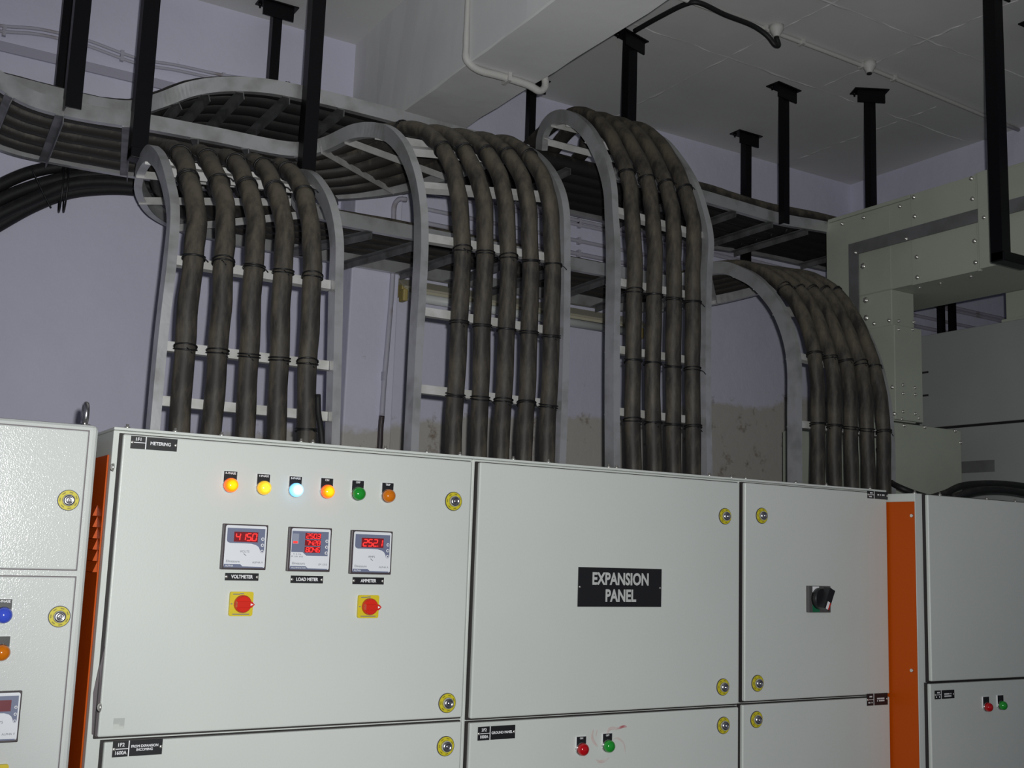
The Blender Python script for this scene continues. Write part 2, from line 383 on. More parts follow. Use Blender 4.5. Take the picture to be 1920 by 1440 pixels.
R2 = Run([(1.345, 2.8, .2145), (1.345, 2.8, .55), (1.345, 2.8, .886), (1.35, 2.84, 1.02), (1.35, 2.90, 1.125), (1.348, 2.984, 1.218), (1.335, 3.09, 1.29), (1.29, 3.20, 1.315), (1.228, 3.315, 1.29),
          (1.15, 3.33, 1.262), (.88, 3.33, 1.25), (.68, 3.33, 1.243), (.466, 3.33, 1.23), (.35, 3.33, 1.237), (.262, 3.33, 1.27), (.12, 3.33, 1.36), (-.05, 3.33, 1.46)],
         [(1.843, 2.8, .2145), (1.846, 2.8, .55), (1.84, 2.8, .9), (1.832, 2.805, 1.07), (1.83, 2.87, 1.18), (1.83, 2.995, 1.288), (1.83, 3.12, 1.345), (1.80, 3.35, 1.35), (1.66, 3.60, 1.315),
          (1.45, 3.75, 1.285), (1.10, 3.80, 1.25), (.80, 3.80, 1.24), (.50, 3.80, 1.232), (.35, 3.80, 1.237), (.262, 3.80, 1.262), (.12, 3.80, 1.35), (-.05, 3.80, 1.45)])
R5 = Run([(2.049, 2.8, .2145), (2.038, 2.8, .6), (2.034, 2.8, .94), (2.05, 2.838, 1.099), (2.06, 2.864, 1.194), (2.06, 2.907, 1.299), (2.06, 2.99, 1.419), (2.06, 3.085, 1.50), (2.06, 3.178, 1.543), (2.06, 3.25, 1.545), (2.065, 3.30, 1.51), (2.075, 3.322, 1.463)],
         [(2.430, 2.8, .2145), (2.418, 2.8, .6), (2.42, 2.8, .94), (2.43, 2.804, 1.064), (2.43, 2.833, 1.165), (2.43, 2.882, 1.275), (2.43, 2.972, 1.399), (2.43, 3.066, 1.494), (2.43, 3.16, 1.54), (2.43, 3.24, 1.547), (2.43, 3.30, 1.51), (2.44, 3.322, 1.463)])
R6 = Run([(4.40, 3.33, 1.45), (3.62, 3.33, 1.45), (3.333, 3.33, 1.435), (3.10, 3.33, 1.442), (2.855, 3.33, 1.45), (2.43, 3.33, 1.45), (2.08, 3.33, 1.452), (1.764, 3.33, 1.455), (1.491, 3.33, 1.46), (1.218, 3.33, 1.46), (1.035, 3.335, 1.452), (.90, 3.35, 1.428), (.81, 3.38, 1.40), (.73, 3.43, 1.36), (.66, 3.48, 1.335), (.57, 3.50, 1.328), (.45, 3.50, 1.328), (.25, 3.50, 1.335)],
         [(4.40, 3.80, 1.45), (3.62, 3.80, 1.45), (3.333, 3.80, 1.435), (3.10, 3.80, 1.442), (2.855, 3.80, 1.45), (2.43, 3.80, 1.45), (2.08, 3.80, 1.452), (1.764, 3.80, 1.455), (1.491, 3.80, 1.46), (1.218, 3.80, 1.46), (1.035, 3.80, 1.452), (.90, 3.805, 1.428), (.81, 3.82, 1.40), (.73, 3.85, 1.36), (.66, 3.87, 1.335), (.57, 3.88, 1.328), (.45, 3.88, 1.328), (.25, 3.88, 1.335)])

def rack(name, run, label, cat, group, i0, i1, rungs, skip=None):
    c = run.L[i0].lerp(run.R[i0], .5)
    t = thing(name, c, label, cat, group); run.build(t, i0, i1, rungs, name == 'cable_tray', skip); return t
GA = 'arched cable ladders rising from the cabinets'; GT = 'horizontal cable ladders under the ceiling'
def fz(run, z):       # index at which the left rail of the upright part reaches height z
    for i in range(run.n-1):
        if run.L[i].z <= z < run.L[i+1].z: return i + (z-run.L[i].z)/(run.L[i+1].z-run.L[i].z)
    return 0
def fpx(run, px, py, u=0.3):   # index along the run whose projection lies nearest a height in the photo
    best = 0; bd = 1e9
    for i in range(run.n):
        p = run.L[i].lerp(run.R[i], u); q = 720 - F*p.dot(up)/p.dot(fw); d = abs(q-py)
        if d < bd and i < run.n*px: bd = d; best = i
    return best
rack('cable_ladder', R1, 'silver arched cable ladder furthest left, above the metering cabinet', 'cable ladder', GA, 0, R1.n-1,
     [fz(R1, .335), fz(R1, .475), fz(R1, .70), 5.2*8, 7.2*8, 8.5*8, 10.2*8, 11.8*8])
rack('cable_ladder', R2, 'silver arched cable ladder with five cables beside the tube light, second ladder along', 'cable ladder', GA, 0, 68,
     [fz(R2, .44), fz(R2, .665), fz(R2, .885), fz(R2, 1.06), 5.0*8, 6.3*8, 7.4*8, 8.2*8])
rack('cable_ladder', R5, 'silver arched cable ladder carrying only four cables, the tallest arch', 'cable ladder', GA, 0, R5.n-1,
     [fz(R5, .44), fz(R5, .64), fz(R5, .86), fz(R5, 1.12), 6*8, 7.4*8, 8.8*8, 10.3*8])
rack('cable_ladder', R4, 'low silver arched cable ladder nearest the green grey bus duct', 'cable ladder', GA, 0, R4.n-1,
     [fz(R4, .47), fz(R4, .72), fz(R4, .9), 6*8, 7.6*8, 9*8, 10.2*8])
rack('cable_tray', R2, 'silver cable tray at upper left turning into the second arched ladder', 'cable tray', GT, 68, R2.n-1,
     [9.0*8, 9.65*8, 10.3*8, 11.3*8, 12.3*8, 13.6*8, 15*8])
rack('cable_tray', R6, 'highest silver cable tray, humped at left and reaching the bus duct', 'cable tray', GT, 0, R6.n-1,
     [.6*8, 1.5*8, 2.3*8, 3.2*8, 4.2*8, 5.6*8, 6.6*8, 7.6*8, 8.7*8, 9.6*8, 10.6*8, 11.6*8, 12.6*8, 14*8, 15.6*8], skip=(40, 49))
rack('cable_tray', R3, 'lowest silver cable tray behind the ladders just above the tube light', 'cable tray', GT, 0, R3.n-1, [2, 6, 10, 13, 16, 19, 22])

# ------------------------------------------------------------------ cables
RC = .0262
def ring(mb, c, T, r, tilt=0., wire=.0022, gap=0.):
    T = T.normalized(); U = T.orthogonal().normalized(); V = T.cross(U); n = 18
    mb.tube([c + (U*math.cos(2*PI*i/n) + V*math.sin(2*PI*i/n))*r + T*(tilt*math.sin(2*PI*i/n+1.)) for i in range(n)], wire, 5, closed=True)
def cable(pts, ties, label, group, r=RC, m='cable', seg=14, wob=.028, name='power_cable', ends=True):
    t = MB().tube(pts, r, seg, wob=wob).build(name, m, loc=pts[0])
    tag(t, label, 'cable', group)
    for f in ties:
        i = int(f); i = max(1, min(len(pts)-2, i)); mb = MB(); T = tang(pts, i); c = pts[i]
        ring(mb, c, T, r*1.05+.001, random.uniform(-.006, .006)); ring(mb, c+T*.007, T, r*1.05+.001, random.uniform(-.007, .007))
        if ends:
            U = T.orthogonal().normalized()
            d = (Vector((random.uniform(-.6, .6), -1, random.uniform(-.5, .3)))).normalized(); d = (d - T*d.dot(T)).normalized()
            p = c + d*(r+.002); mb.tube([p, p+d*.006+Vector((.006, 0, -.005)), p+d*.008+Vector((.014, 0, -.014))], .0014, 5)
        mb.build('tie', 'tie', t)
    return t
def path(run, u, i0, i1, dn, jit=.0035, sub=1):
    ph = random.uniform(0, 6); out = []
    for i in range(i0, i1+1, sub):
        p = run.at(u(i) if callable(u) else u, i, dn); w = run.W(i)
        out.append(p + w*jit*.6*(math.sin(i*.31+ph)+.6*math.sin(i*.83+ph*2)))
    return out
ORD = ['leftmost', 'second from left', 'middle', 'fourth from left', 'rightmost']
DN = .0225
# ladder above the metering cabinet: up, over the arch and into the lowest tray
U1 = [.145+.176*k for k in range(5)]
for k, u in enumerate(U1):
    p = path(R1, u, 0, R1.n-1, DN)
    tail = [Vector((x, y, 1.085)) for x, y in [(p[-1].x+.25, 0), (p[-1].x+.55, 0), (2.0+.02*k, 0)]]
    yy = 3.72-.082*k
    q = [p[-1]] + [Vector((v.x, yy, v.z)) for v in tail]
    p = p + spline(q, 6)[1:]
    cable(p, [fz(R1, .30 if k == 4 else .495), fz(R1, .70), 4.2*8, 5.6*8] + ([fz(R1, .495)] if k == 4 else []),
          'dusty black power cable, %s of five on the ladder above the metering cabinet' % ORD[k], 'cables on the furthest left ladder')
# second ladder: up, over and left along the upper-left tray
for k in range(5):
    u0 = .27+.16*k; u1 = .12+.20*k
    f = lambda i, u0=u0, u1=u1: u0 + (u1-u0)*max(0, min(1, (i-44)/30))
    p = path(R2, f, 0, R2.n-1, DN)
    p = [v - Vector((0, 0, .017*max(0, min(1, (i-58)/14)))) for i, v in enumerate(p)]
    cable(p, [fz(R2, .43), fz(R2, .655), fz(R2, .88), 4.6*8, 6.4*8, 9.65*8, 12.3*8],
          'dusty black power cable, %s of five on the second ladder' % ORD[k], 'cables on the second ladder')
# third ladder: four cables, over the top and right along the highest tray
O4 = ['leftmost', 'second from left', 'third from left', 'rightmost']
for k in range(4):
    u = .2+.215*k
    p = path(R5, u, 0, 9*8, DN+.002)
    x = p[-1].x; yb = 3.74-.105*k; zt = 1.520; r_ = .17
    q = [p[-1], Vector((x, p[-1].y+.07, 1.575)), Vector((x+.012, yb-r_, zt+.01)), Vector((x+.06, yb-.05, zt)), Vector((x+r_+.03, yb, zt)), Vector((2.85+.05*k, yb, 1.519)), Vector((3.1, yb, 1.512)), Vector((3.333, yb, 1.506)), Vector((3.62, yb, 1.52)), Vector((4.3, yb, 1.52))]
    if q[2].y < q[1].y+.02: q.pop(2)
    p = p + spline(q, 6)[1:]
    cable(p, [fz(R5, .43), fz(R5, .63), fz(R5, .86), 4.6*8],
          'dusty black power cable, %s of four on the tallest ladder' % O4[k], 'cables on the tallest ladder')
# last ladder: five cables into the lowest tray from the right
for k in range(5):
    u = .212+.178*k; u1 = .17+.165*k
    f = lambda i, u=u, u1=u1: u + (u1-u)*max(0, min(1, (i-40)/40))
    p = path(R4, f, 0, R4.n-1, DN)
    yy = R3.L[0].lerp(R3.R[0], u1).y
    p = p + spline([p[-1], Vector((p[-1].x-.2, yy, 1.085)), Vector((2.12+.02*k, yy, 1.085))], 6)[1:]
    cable(p, [fz(R4, .47), fz(R4, .72), 5*8],
          'dusty black power cable, %s of five on the ladder nearest the bus duct' % ORD[k], 'cables on the ladder nearest the bus duct')
# cables lying in the highest tray
OT = ['front', 'second from front', 'middle', 'second from rear', 'rear']
for k in range(5):
    p = path(R6, .11+.20*k, 0, R6.n-1, DN-.012, jit=.002)
    cable(p, [1.5*8, 6.6*8, 9.6*8], 'dark power cable lying in the highest tray, %s of the five' % OT[k], 'cables lying in the highest tray', r=.031, m='cable_dark', ends=False)
# slack cables hung on the wall at left
for k, (pts, w) in enumerate([([(-40, 372), (0, 347), (60, 322), (130, 311), (200, 317), (265, 326), (330, 345), (420, 368)], 'uppermost'),
                   ([(-40, 405), (0, 375), (60, 350), (125, 333), (190, 327), (250, 330), (330, 352), (420, 376)], 'second from top'),
                   ([(-40, 428), (0, 402), (60, 374), (125, 347), (190, 340), (250, 344), (330, 362), (420, 386)], 'third from top'),
                   ([(-40, 445), (0, 421), (60, 388), (125, 363), (190, 355), (255, 357), (330, 374), (420, 398)], 'lowest')]):
    Y = [3.977, 3.965, 3.93, 3.979][k]
    P = spline([onY(x, y, Y) for x, y in pts], 6)
    t = cable(P, [], 'slack black cable hung on the wall at far left, %s of the bundle' % w, 'slack cables hung on the left wall', r=.0215, m='cable_clean', seg=12, wob=0)
    if k == 0:
        for px in (122, 131):
            mb = MB(); n = 20; a = onY(px, 310, 3.86); b = onY(px-4, 384, 3.86)
            c = (a+b)/2; hz = (a.z-b.z)/2+.012
            mb.tube([Vector((c.x + .004*math.cos(2*PI*i/n), 3.915 + .06*math.cos(2*PI*i/n), c.z + hz*math.sin(2*PI*i/n))) for i in range(n)], .003, 6, closed=True)
            mb.build('tie', 'tie', t)
    if k == 3:
        mb = MB(); P1 = [onY(60, 316, 3.84), onY(66, 330, 3.84), onY(85, 370, 3.84), onY(96, 390, 3.84)]
        mb.tube(spline([Vector(v) for v in P1], 4), .0025, 6); mb.build('tie', 'tie', t)

# ------------------------------------------------------------------ hangers
def hanger(x, y, z1, label, w=.04, plate=True, ang=0., foot=None):
    t = thing('ceiling_hanger', (x, y, ZC), label, 'hanger', 'black angle-iron hangers under the ceiling')
    mb = MB(); h = w/2
    mb.prism([(x-h, z1), (x+h, z1), (x+h, ZC-.004), (x-h, ZC-.004)], y-h, y-h+.005)
    mb.prism([(x-h, z1), (x-h+.005, z1), (x-h+.005, ZC-.004), (x-h, ZC-.004)], y-h+.005, y+h)
    mb.build('rod', 'black_steel', t)
    if plate:
        mb = MB(); c, s = math.cos(ang), math.sin(ang); A = Vector((c, s, 0)); B = Vector((-s, c, 0))
        mb.obox((x, y, ZC-.0025), A*.075, B*.035, Vector((0, 0, .0025))); mb.obox(Vector((x, y, ZC-.03)) - B*(h+.003), A*.06, B*.003, Vector((0, 0, .03)))
        for e in (-1, 1): mb.lathe(Vector((x, y, ZC-.005)) + A*.062*e + B*.012, (0, 0, -1), [(.008, 0), (.008, .009), (.004, .009), (.004, .018)], 8)
        mb.build('ceiling_plate', 'black_steel', t)
    if foot:
        mb = MB(); mb.box((x-h, y-h-.004, z1-.004), (x+foot, y+h, z1+.03), 0, .003); mb.build('foot', 'black_steel', t)
    return t
yF, yR = 3.30, 3.865
def hx(px, py, Y): return onY(px, py, Y).x
hanger((hx(160, 0, yF)+hx(130, 200, yF))/2, yF, onY(128, 205, yF).z, 'black hanger at far left ending at the upper tray, in front of the thinner one', .045)
hanger((hx(289, 0, yF)+hx(258, 290, yF))/2-.005, yF, onY(262, 300, yF).z, 'black hanger reaching down beside the left end of the first arched ladder', .048, foot=.03)
hanger((hx(597, 0, yF)+hx(572, 320, yF))/2, yF, onY(572, 332, yF).z, 'black hanger between the first and second arched ladders', .046)
hanger((hx(132, 0, yR)+hx(113, 155, yR))/2, yR, 1.30, 'thinner black hanger at far left behind another hanger', .04)
hanger(onY(515, 80, yR).x, yR, 1.44, 'black hanger with ceiling plate at top left of the beam', .036)
hanger(onY(995, 220, yR).x, yR, 1.44, 'short black hanger seen below the conduit on the beam', .032)
hanger(onY(1180, 160, yF).x, yF, 1.585, 'black hanger behind the tallest arch with cable looping from its plate', .042, ang=.25)
hanger(onY(1399, 320, yR-.07).x, yR-.07, 1.235, 'black hanger passing behind the highest tray down to the lowest', .036)
hanger(onY(1470, 300, yF).x, yF, 1.40, 'black hanger in front of the highest tray near the bus duct', .032, ang=.1)
hanger(onY(1632, 290, 3.11).x, 3.11, 1.466, 'black hanger standing over the far end of the bus duct', .034, ang=-.5)
YH = 2.25
hanger(onY(1869, 250, YH).x, YH, onY(1885, 492, YH).z, 'black hanger with a foot at far right, in front of the bus duct', .045, foot=.14)
hanger(3.66, 2.34, 1.48, 'black hanger cut off by the top right corner of the photo', .045)
for px in (1764, 1785): hanger(onY(px, 580, 3.95).x, 3.95, onY(px, 640, 3.95).z-.1, 'black hanger seen through the gap in the bus duct, %s of two' % ('left' if px < 1780 else 'right'), .032, plate=False)

# ------------------------------------------------------------------ conduits and ceiling fittings
def pipe(pts, r, m, name, label, cat, group=None, sub=6, clips=(), seg=10):
    P = spline([Vector(p) for p in pts], sub)
    t = tag(MB().tube(P, r, seg, wob=.04).build(name, m, loc=P[0]), label, cat, group)
    for c, n in clips:
        c = Vector(c); n = Vector(n); mb = MB(); r_ = r if not isinstance(r, list) else r[-1]
        ax = {0: Vector((1, 0, 0)), 1: Vector((0, 1, 0)), 2: Vector((0, 0, 1))}
        mb.obox(c, ax[0]*(.006 if n.x == 0 else r_*1.25), ax[1]*(r_*1.7 if n.z else (r_*1.25 if n.y else .006)), ax[2]*(r_*1.25 if n.z else r_*1.7))
        mb.build('clip', m, t)
    return t
yc = 2.93
pipe([(2.38, yc, ZC-.012), (2.9, yc, ZC-.012), (3.46, yc+.01, ZC-.012), (4.49, yc+.06, ZC-.012)], .0085, 'wire_light', 'ceiling_conduit',
     'pale conduit running across the ceiling through two junction boxes', 'conduit', 'pale conduits',
     clips=[((2.83, yc, ZC-.012), (0, 0, 1)), ((3.03, yc, ZC-.012), (0, 0, 1)), ((3.38, yc+.008, ZC-.012), (0, 0, 1)), ((3.58, yc+.015, ZC-.012), (0, 0, 1))])
for px, py, nm in ((1456, 62, 'round ceiling junction box with a black cable entering below'), (1630, 130, 'round ceiling junction box with an open bottom near the hangers')):
    c = onZ(px, py, ZC-.03); t = thing('junction_box', (c.x, c.y, ZC), nm, 'junction box', 'ceiling junction boxes')
    MB().lathe((c.x, c.y, ZC+.002), (0, 0, -1), [(.027, 0), (.027, .020), (.021, .030), (.0135, .044), (.0135, .048)], 18).build('box_body', 'wire_light', t)
    MB().lathe((c.x, c.y, ZC-.046), (0, 0, -1), [(.010, 0), (.010, .005)], 12).build('opening', 'void', t)
c0 = onZ(1456, 62, ZC-.03)
tag(MB().tube(spline([onZ(1190, 58, ZC-.02), onZ(1240, 30, ZC-.02), onZ(1285, 8, ZC-.018), onZ(1305, 4, ZC-.02), onZ(1360, 28, ZC-.028), onZ(1415, 50, ZC-.03), Vector((c0.x-.045, c0.y-.0, ZC-.055)), Vector((c0.x-.018, c0.y-.01, ZC-.086)), Vector((c0.x+.006, c0.y-.005, ZC-.080)), Vector((c0.x, c0.y, ZC-.050))], 6), .0095, 10).build('ceiling_cable', 'cable_clean', loc=onZ(1190, 58, ZC-.02)),
    'black cable looping along the ceiling from hanger plate to junction box', 'cable')
# conduit wrapped round the beam
bx0, bx1, bz = 1.60, 1.87, 1.56
yb = onX(880, 60, bx0).y
pipe([(bx0-.008, yb+.01, 1.98), (bx0-.008, yb+.005, 1.75), (bx0-.010, yb, 1.62), (bx0-.006, yb-.002, 1.57), (bx0+.03, yb-.002, bz-.012), (bx0+.13, yb, bz-.012), (bx0+.24, yb+.004, bz-.014), (bx1+.015, yb+.008, bz-.02), (bx1+.035, yb+.008, bz+.0), (bx1+.03, yb+.006, bz+.035), (bx1+.012, yb+.004, bz+.05)],
     [.009]*10+[.0105]*6+[.013]*60, 'wire_light', 'beam_conduit', 'thick whitewashed conduit wrapped round the concrete beam', 'conduit', 'pale conduits', clips=[((bx0+.15, yb+.001, bz-.012), (0, 0, 1))])
# wall conduits
yw = W-.012
def wpx(l, dz=0): return [onY(a, b, yw)+Vector((0, 0, dz)) for a, b in l]
for dz, r, nm in ((0, .006, 'upper'), (-.020, .006, 'lower')):
    pipe([(.1, yw, 1.70+dz)] + wpx([(0, 48), (70, 54), (135, 68), (165, 76), (260, 110), (330, 122), (420, 141), (500, 152), (560, 168)], dz) + [(1.565, yw, 1.75+dz)], r, 'lav_conduit', 'wall_conduit',
         'thin stained conduit high on the left wall, %s of the pair' % nm, 'conduit', 'thin conduits along the back wall', clips=[((.31, yw, 1.708+dz), (0, 1, 0)), ((.70, yw, 1.722+dz), (0, 1, 0)), ((1.07, yw, 1.733+dz), (0, 1, 0))])
mb = MB(); mb.box((-.2, W-.012, 1.625), (1.10, W, 1.66), 0, .002); tag(mb.build('wall_stripe', 'lav_conduit'), 'flat darker lavender strip high on the left wall below the pair of conduits', 'stripe')  # thin flat strip, a darker lavender than the wall around it
bpy.data.objects['wall_stripe'].data.materials[0] = mat('darker_lavender', (.39, .38, .47), .7)
for z0, nm, r in ((1.472, 'topmost, stained brown', .009), (1.452, 'second from top, stained brown', .008), (1.378, 'third from top', .009), (1.318, 'lowest', .010)):
    pipe([(1.9, yw, z0), (2.64, yw, z0), (3.5, yw, z0-.003), (4.3, yw, z0-.02), (6.4, yw, z0-.03)], r, 'lav_conduit', 'wall_conduit', 'thin conduit along the back wall behind the hangers, %s' % nm, 'conduit', 'thin conduits along the back wall',
         clips=[((2.2, yw, z0), (0, 1, 0)), ((2.72, yw, z0), (0, 1, 0)), ((3.75, yw, z0-.008), (0, 1, 0)), ((5.3, yw, z0-.025), (0, 1, 0))])
yk = 3.84-.0095
def kpx(l): return [onY(a, b, yk) for a, b in l]
pipe(kpx([(762, 374), (748, 374), (740, 384), (738, 420), (736, 520), (727, 640), (720, 720), (716, 780)]), .010, 'lav_conduit', 'drop_conduit', 'thin vertical conduit with a bent top dropping down the wall column', 'conduit', clips=[(onY(719, 705, yk), (0, 1, 0))])
pipe(kpx([(716, 780), (714, 800), (712, 838), (706, 900)]), .011, 'bezel', 'pipe_stub', 'rusty dark pipe stub at the foot of the vertical conduit', 'pipe')

# ------------------------------------------------------------------ tube light on the back wall
tl = thing('tube_light', (2.41, 3.93, .93), 'cream batten tube light on the back wall behind the second and third ladders', 'light')
x0, x1 = onY(748, 540, 3.93).x, onY(1200, 630, 3.93).x
z0 = onY(748, 540, 3.93).z
MB().prism([(3.995, z0+.035), (3.93, z0+.04), (3.875, z0-.0), (3.885, z0-.006), (3.93, z0+.028), (3.985, z0+.02)][::-1], x0, x1, plane='yz').build('canopy', 'cream', tl)
MB().box((x0+.01, 3.94, z0-.015), (x1-.01, 3.99, z0+.02), 0, .004).build('batten', 'cream', tl)
MB().tube([(x0+.025, 3.905, z0-.033), (x1-.025, 3.905, z0-.033)], .019, 16).build('tube', 'diffuser', tl)
for xa in (x0, x1-.03):
    mb = MB(); mb.box((xa, 3.885, z0-.058), (xa+.022, 3.93, z0-.008), 0, .006); mb.box((xa+.004, 3.91, z0-.03), (xa+.02, 3.985, z0+.015), 0, .003); mb.build('lamp_holder', 'yellowed', tl)

# ------------------------------------------------------------------ cabinets
D = 2.305                          # front face of the doors
ZT = .214
def lock(door, x, z, r=.0225, y=D):
    mb = MB()
    mb.lathe((x, y, z), (0, -1, 0), [(r, 0), (r, .0015), (r*.98, .002)], 28, 1)
    mb.lathe((x, y-.002, z), (0, -1, 0), [(r*.93, 0), (r*.93, .0006)], 28, 0)
    for k in range(7):
        a = .4+k*.9; mb.obox((x+math.cos(a)*r*.76, y-.0028, z+math.sin(a)*r*.76), Vector((-math.sin(a), 0, math.cos(a)))*.0035, Vector((0, .0002, 0)), Vector((math.cos(a), 0, math.sin(a)))*.0011, 3)
    mb.lathe((x, y-.0026, z), (0, -1, 0), [(r*.60, 0), (r*.60, .004), (r*.52, .009), (r*.34, .0125), (r*.30, .0105), (r*.12, .0105), (r*.10, .013)], 24, 2)
    return mb.build('lock', ['yellow_ring', 'darkgrey', 'chrome', 'ring_print'], door)
def door(cab, x0, x1, z0, z1, y=D, m='paint', gask=True, dep=.018, bev=.0035):
    mb = MB(); mb.box((x0, y, z0), (x1, y+dep, z1), 0, bev, 3); d = mb.build('door', m, cab)
    if gask: MB().box((x0-.005, y+dep*.55, z0-.004), (x1+.001, y+dep+.003, z1+.002), 0).build('gasket', 'rubber', d)
    return d
def cabinet(x0, x1, label, yfr=D+.0185, depth=1.0, zt=ZT, side=None, bolts=(), m='paint', zb=-1.6, kick=True):
    t = thing('switchgear_cabinet', ((x0+x1)/2, yfr+depth/2, zb), label, 'cabinet', 'grey switchgear cabinets in a row')
    mb = MB(); mb.box((x0, yfr, zb), (x1, yfr+depth, zt-.006), 0, .002); mb.build('frame', m, t)
    mb = MB(); mb.box((x0-.002, yfr-.012, zt-.006), (x1+.0, yfr+depth, zt), 0, .0015); mb.build('top_plate', m, t)
    for bx in bolts:
        mb = MB(); mb.lathe((bx, yfr+.006, zt), (0, 0, 1), [(.0055, 0), (.0055, .004), (.003, .004), (.003, .009)], 8); mb.build('bolt', 'zinc', t)
    return t
def bxs(l, y=D+.025): return [onZ(px, 800, ZT).x if False else onY(px, 808+(px-232)*.082, y).x for px in l]
xs1, xs2, xs3, xs4 = .458, 1.292, 2.146, 2.744
c1 = cabinet(xs1, xs2-.0005, 'grey metering cabinet with three meters and a row of six lamps', bolts=bxs([238, 328, 415, 564, 586, 722, 800, 862]))
c2 = cabinet(xs2, xs3-.0005, 'grey cabinet bearing the large black expansion panel sign', bolts=bxs([962, 1028, 1141, 1156, 1330]))
c3 = cabinet(xs3, xs4, 'grey cabinet with black rotary handle, beside the orange side panel', bolts=bxs([1371, 1398, 1492, 1549, 1631]))
d1 = door(c1, .474, 1.281, -.392, .2005); d1b = door(c1, .488, 1.281, -1.02, -.402)
d2 = door(c2, 1.303, 2.135, -.397, .2005); d2b = door(c2, 1.303, 2.135, -1.02, -.406)
d3 = door(c3, 2.156, 2.737, -.392, .2025); d3b = door(c3, 2.150, 2.737, -1.02, -.401)
for d in (d1b, d2b, d3b): pass
for x0, x1, c in ((.474, 1.281, c1), (1.303, 2.135, c2), (2.15, 2.737, c3)):
    MB().box((x0, D+.0186, -1.58), (x1, D+.004, -1.03), 0, .002).build('plinth', 'paint', c)
# orange left side of the metering cabinet, with louvres
ys = D+.0185
mb = MB(); mb.box((xs1-.004, ys+.022, -1.58), (xs1-.0005, ys+.97, ZT-.055), 0, .001); side1 = mb.build('side_panel', 'orange', c1); tag(side1, 'orange side panel with louvres')
for px, py in ((213, 876), (189, 1326)):
    p = onX(px, py, xs1-.004); mb = MB(); mb.lathe(p, (-1, 0, 0), [(.008, 0), (.007, .004), (.003, .006)], 10); mb.build('screw', 'zinc', side1)
for k in range(6):
    p = onX(180, 958+k*21, xs1-.004); mb = MB()
    mb.prism([(p.z-.010, 0), (p.z+.012, 0), (p.z-.010, .014)], p.y, p.y+.12)
    mb = MB(); y0_, y1_ = p.y-.01, p.y+.14; X = xs1-.004
    vs = [(X, y0_, p.z+.012), (X, y1_, p.z+.012), (X-.008, y0_, p.z-.010), (X-.008, y1_, p.z-.010), (X, y0_, p.z-.010), (X, y1_, p.z-.010)]
    mb.add(vs, [(0, 2, 3, 1), (0, 4, 2), (1, 3, 5), (2, 4, 5, 3), (0, 1, 5, 4)]); mb.build('louvre', 'orange', side1)
# folded edge of the upper metering door, standing off at its lower left corner
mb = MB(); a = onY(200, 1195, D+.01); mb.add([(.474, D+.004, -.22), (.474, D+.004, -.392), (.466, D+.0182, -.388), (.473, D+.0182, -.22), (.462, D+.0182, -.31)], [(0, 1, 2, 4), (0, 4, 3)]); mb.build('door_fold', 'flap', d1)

def fp(px, py, y=D): p = onY(px, py, y); return p.x, p.z
for d, px, py in ((d1, 850, 940), (d1, 838, 1318), (d1b, 835, 1399), (d2, 1359, 968), (d2, 1355, 1288), (d2b, 1356, 1360), (d3, 1428, 967), (d3, 1420, 1281), (d3b, 1418, 1349)):
    lock(d, *fp(px, py))
MB().box((*[fp(213, 1347)[0], D-.0004], fp(213, 1368)[1]), (fp(234, 1347)[0], D+.001, fp(213, 1347)[1])).build('sticker', 'sticker', d1)
# faint red smears on the lower expansion door
def smear(l, w, m):
    P = spline([Vector((fp(a, b)[0], D-.0005, fp(a, b)[1])) for a, b in l], 6); n = len(P); fr = []
    for i in range(n):
        T = tang(P, i); s_ = math.sin(PI*(i+.5)/n)**.6; fr.append((T.cross(Vector((0, 1, 0)))*s_, Vector((0, -1, 0))))
    MB().sweep(P, fr, [(-w*1.45, 0), (0, .0002), (w*1.45, 0)], caps=False, closed=False).build('smear', m, d2b)
smear([(1112, 1368), (1110, 1382), (1114, 1392), (1121, 1400)], .0028, 'smudge')
smear([(1120, 1366), (1118, 1374), (1117, 1382)], .0012, 'smudge')
smear([(1139, 1379), (1140, 1370), (1145, 1366), (1156, 1366), (1163, 1364)], .003, 'smudge')
smear([(1156, 1367), (1163, 1364), (1171, 1362), (1175, 1363)], .0022, 'smudge_red')
smear([(1148, 1386), (1156, 1384), (1164, 1388), (1170, 1396), (1172, 1412)], .0018, 'smudge')
smear([(1117, 1424), (1124, 1428), (1134, 1426), (1142, 1420)], .0026, 'smudge')

# left cabinet (its textured doors sit flush inside a rounded frame)
xl = .4275
t = thing('switchgear_cabinet', (.05, 2.8, -1.6), 'grey textured cabinet at far left with lifting eye on top', 'cabinet', 'grey switchgear cabinets in a row'); cl = t
MB().box((-.35, D+.004, -1.6), (xl, D+1.0, ZT), 0, .012, 3).build('frame', 'paint_rough', t)
xd = .407
for z0, z1 in ((-.072, .200), (-.70, -.0865)):
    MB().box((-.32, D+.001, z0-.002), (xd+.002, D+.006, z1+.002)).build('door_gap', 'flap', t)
    d = MB().box((-.318, D-.001, z0), (xd, D+.006, z1), 0, .0025).build('door', 'paint_rough', t)
    if z0 > -.1: lock(d, *fp(128, 938, D-.001), r=.0205, y=D-.001)
    else: lock(d, *fp(111, 1156, D-.001), r=.0205, y=D-.001); dl = d
p = onY(160, 792, D+.05); mb = MB(); n = 20
mb.tube([Vector((p.x, D+.06+.013*math.cos(2*PI*i/n), ZT+.026+.020*math.sin(2*PI*i/n))) for i in range(n)], .006, 8, closed=True)
mb.lathe((p.x, D+.06, ZT), (0, 0, 1), [(.013, 0), (.013, .004), (.006, .006), (.006, .012)], 12); mb.build('lifting_eye', 'chrome', t)
del t

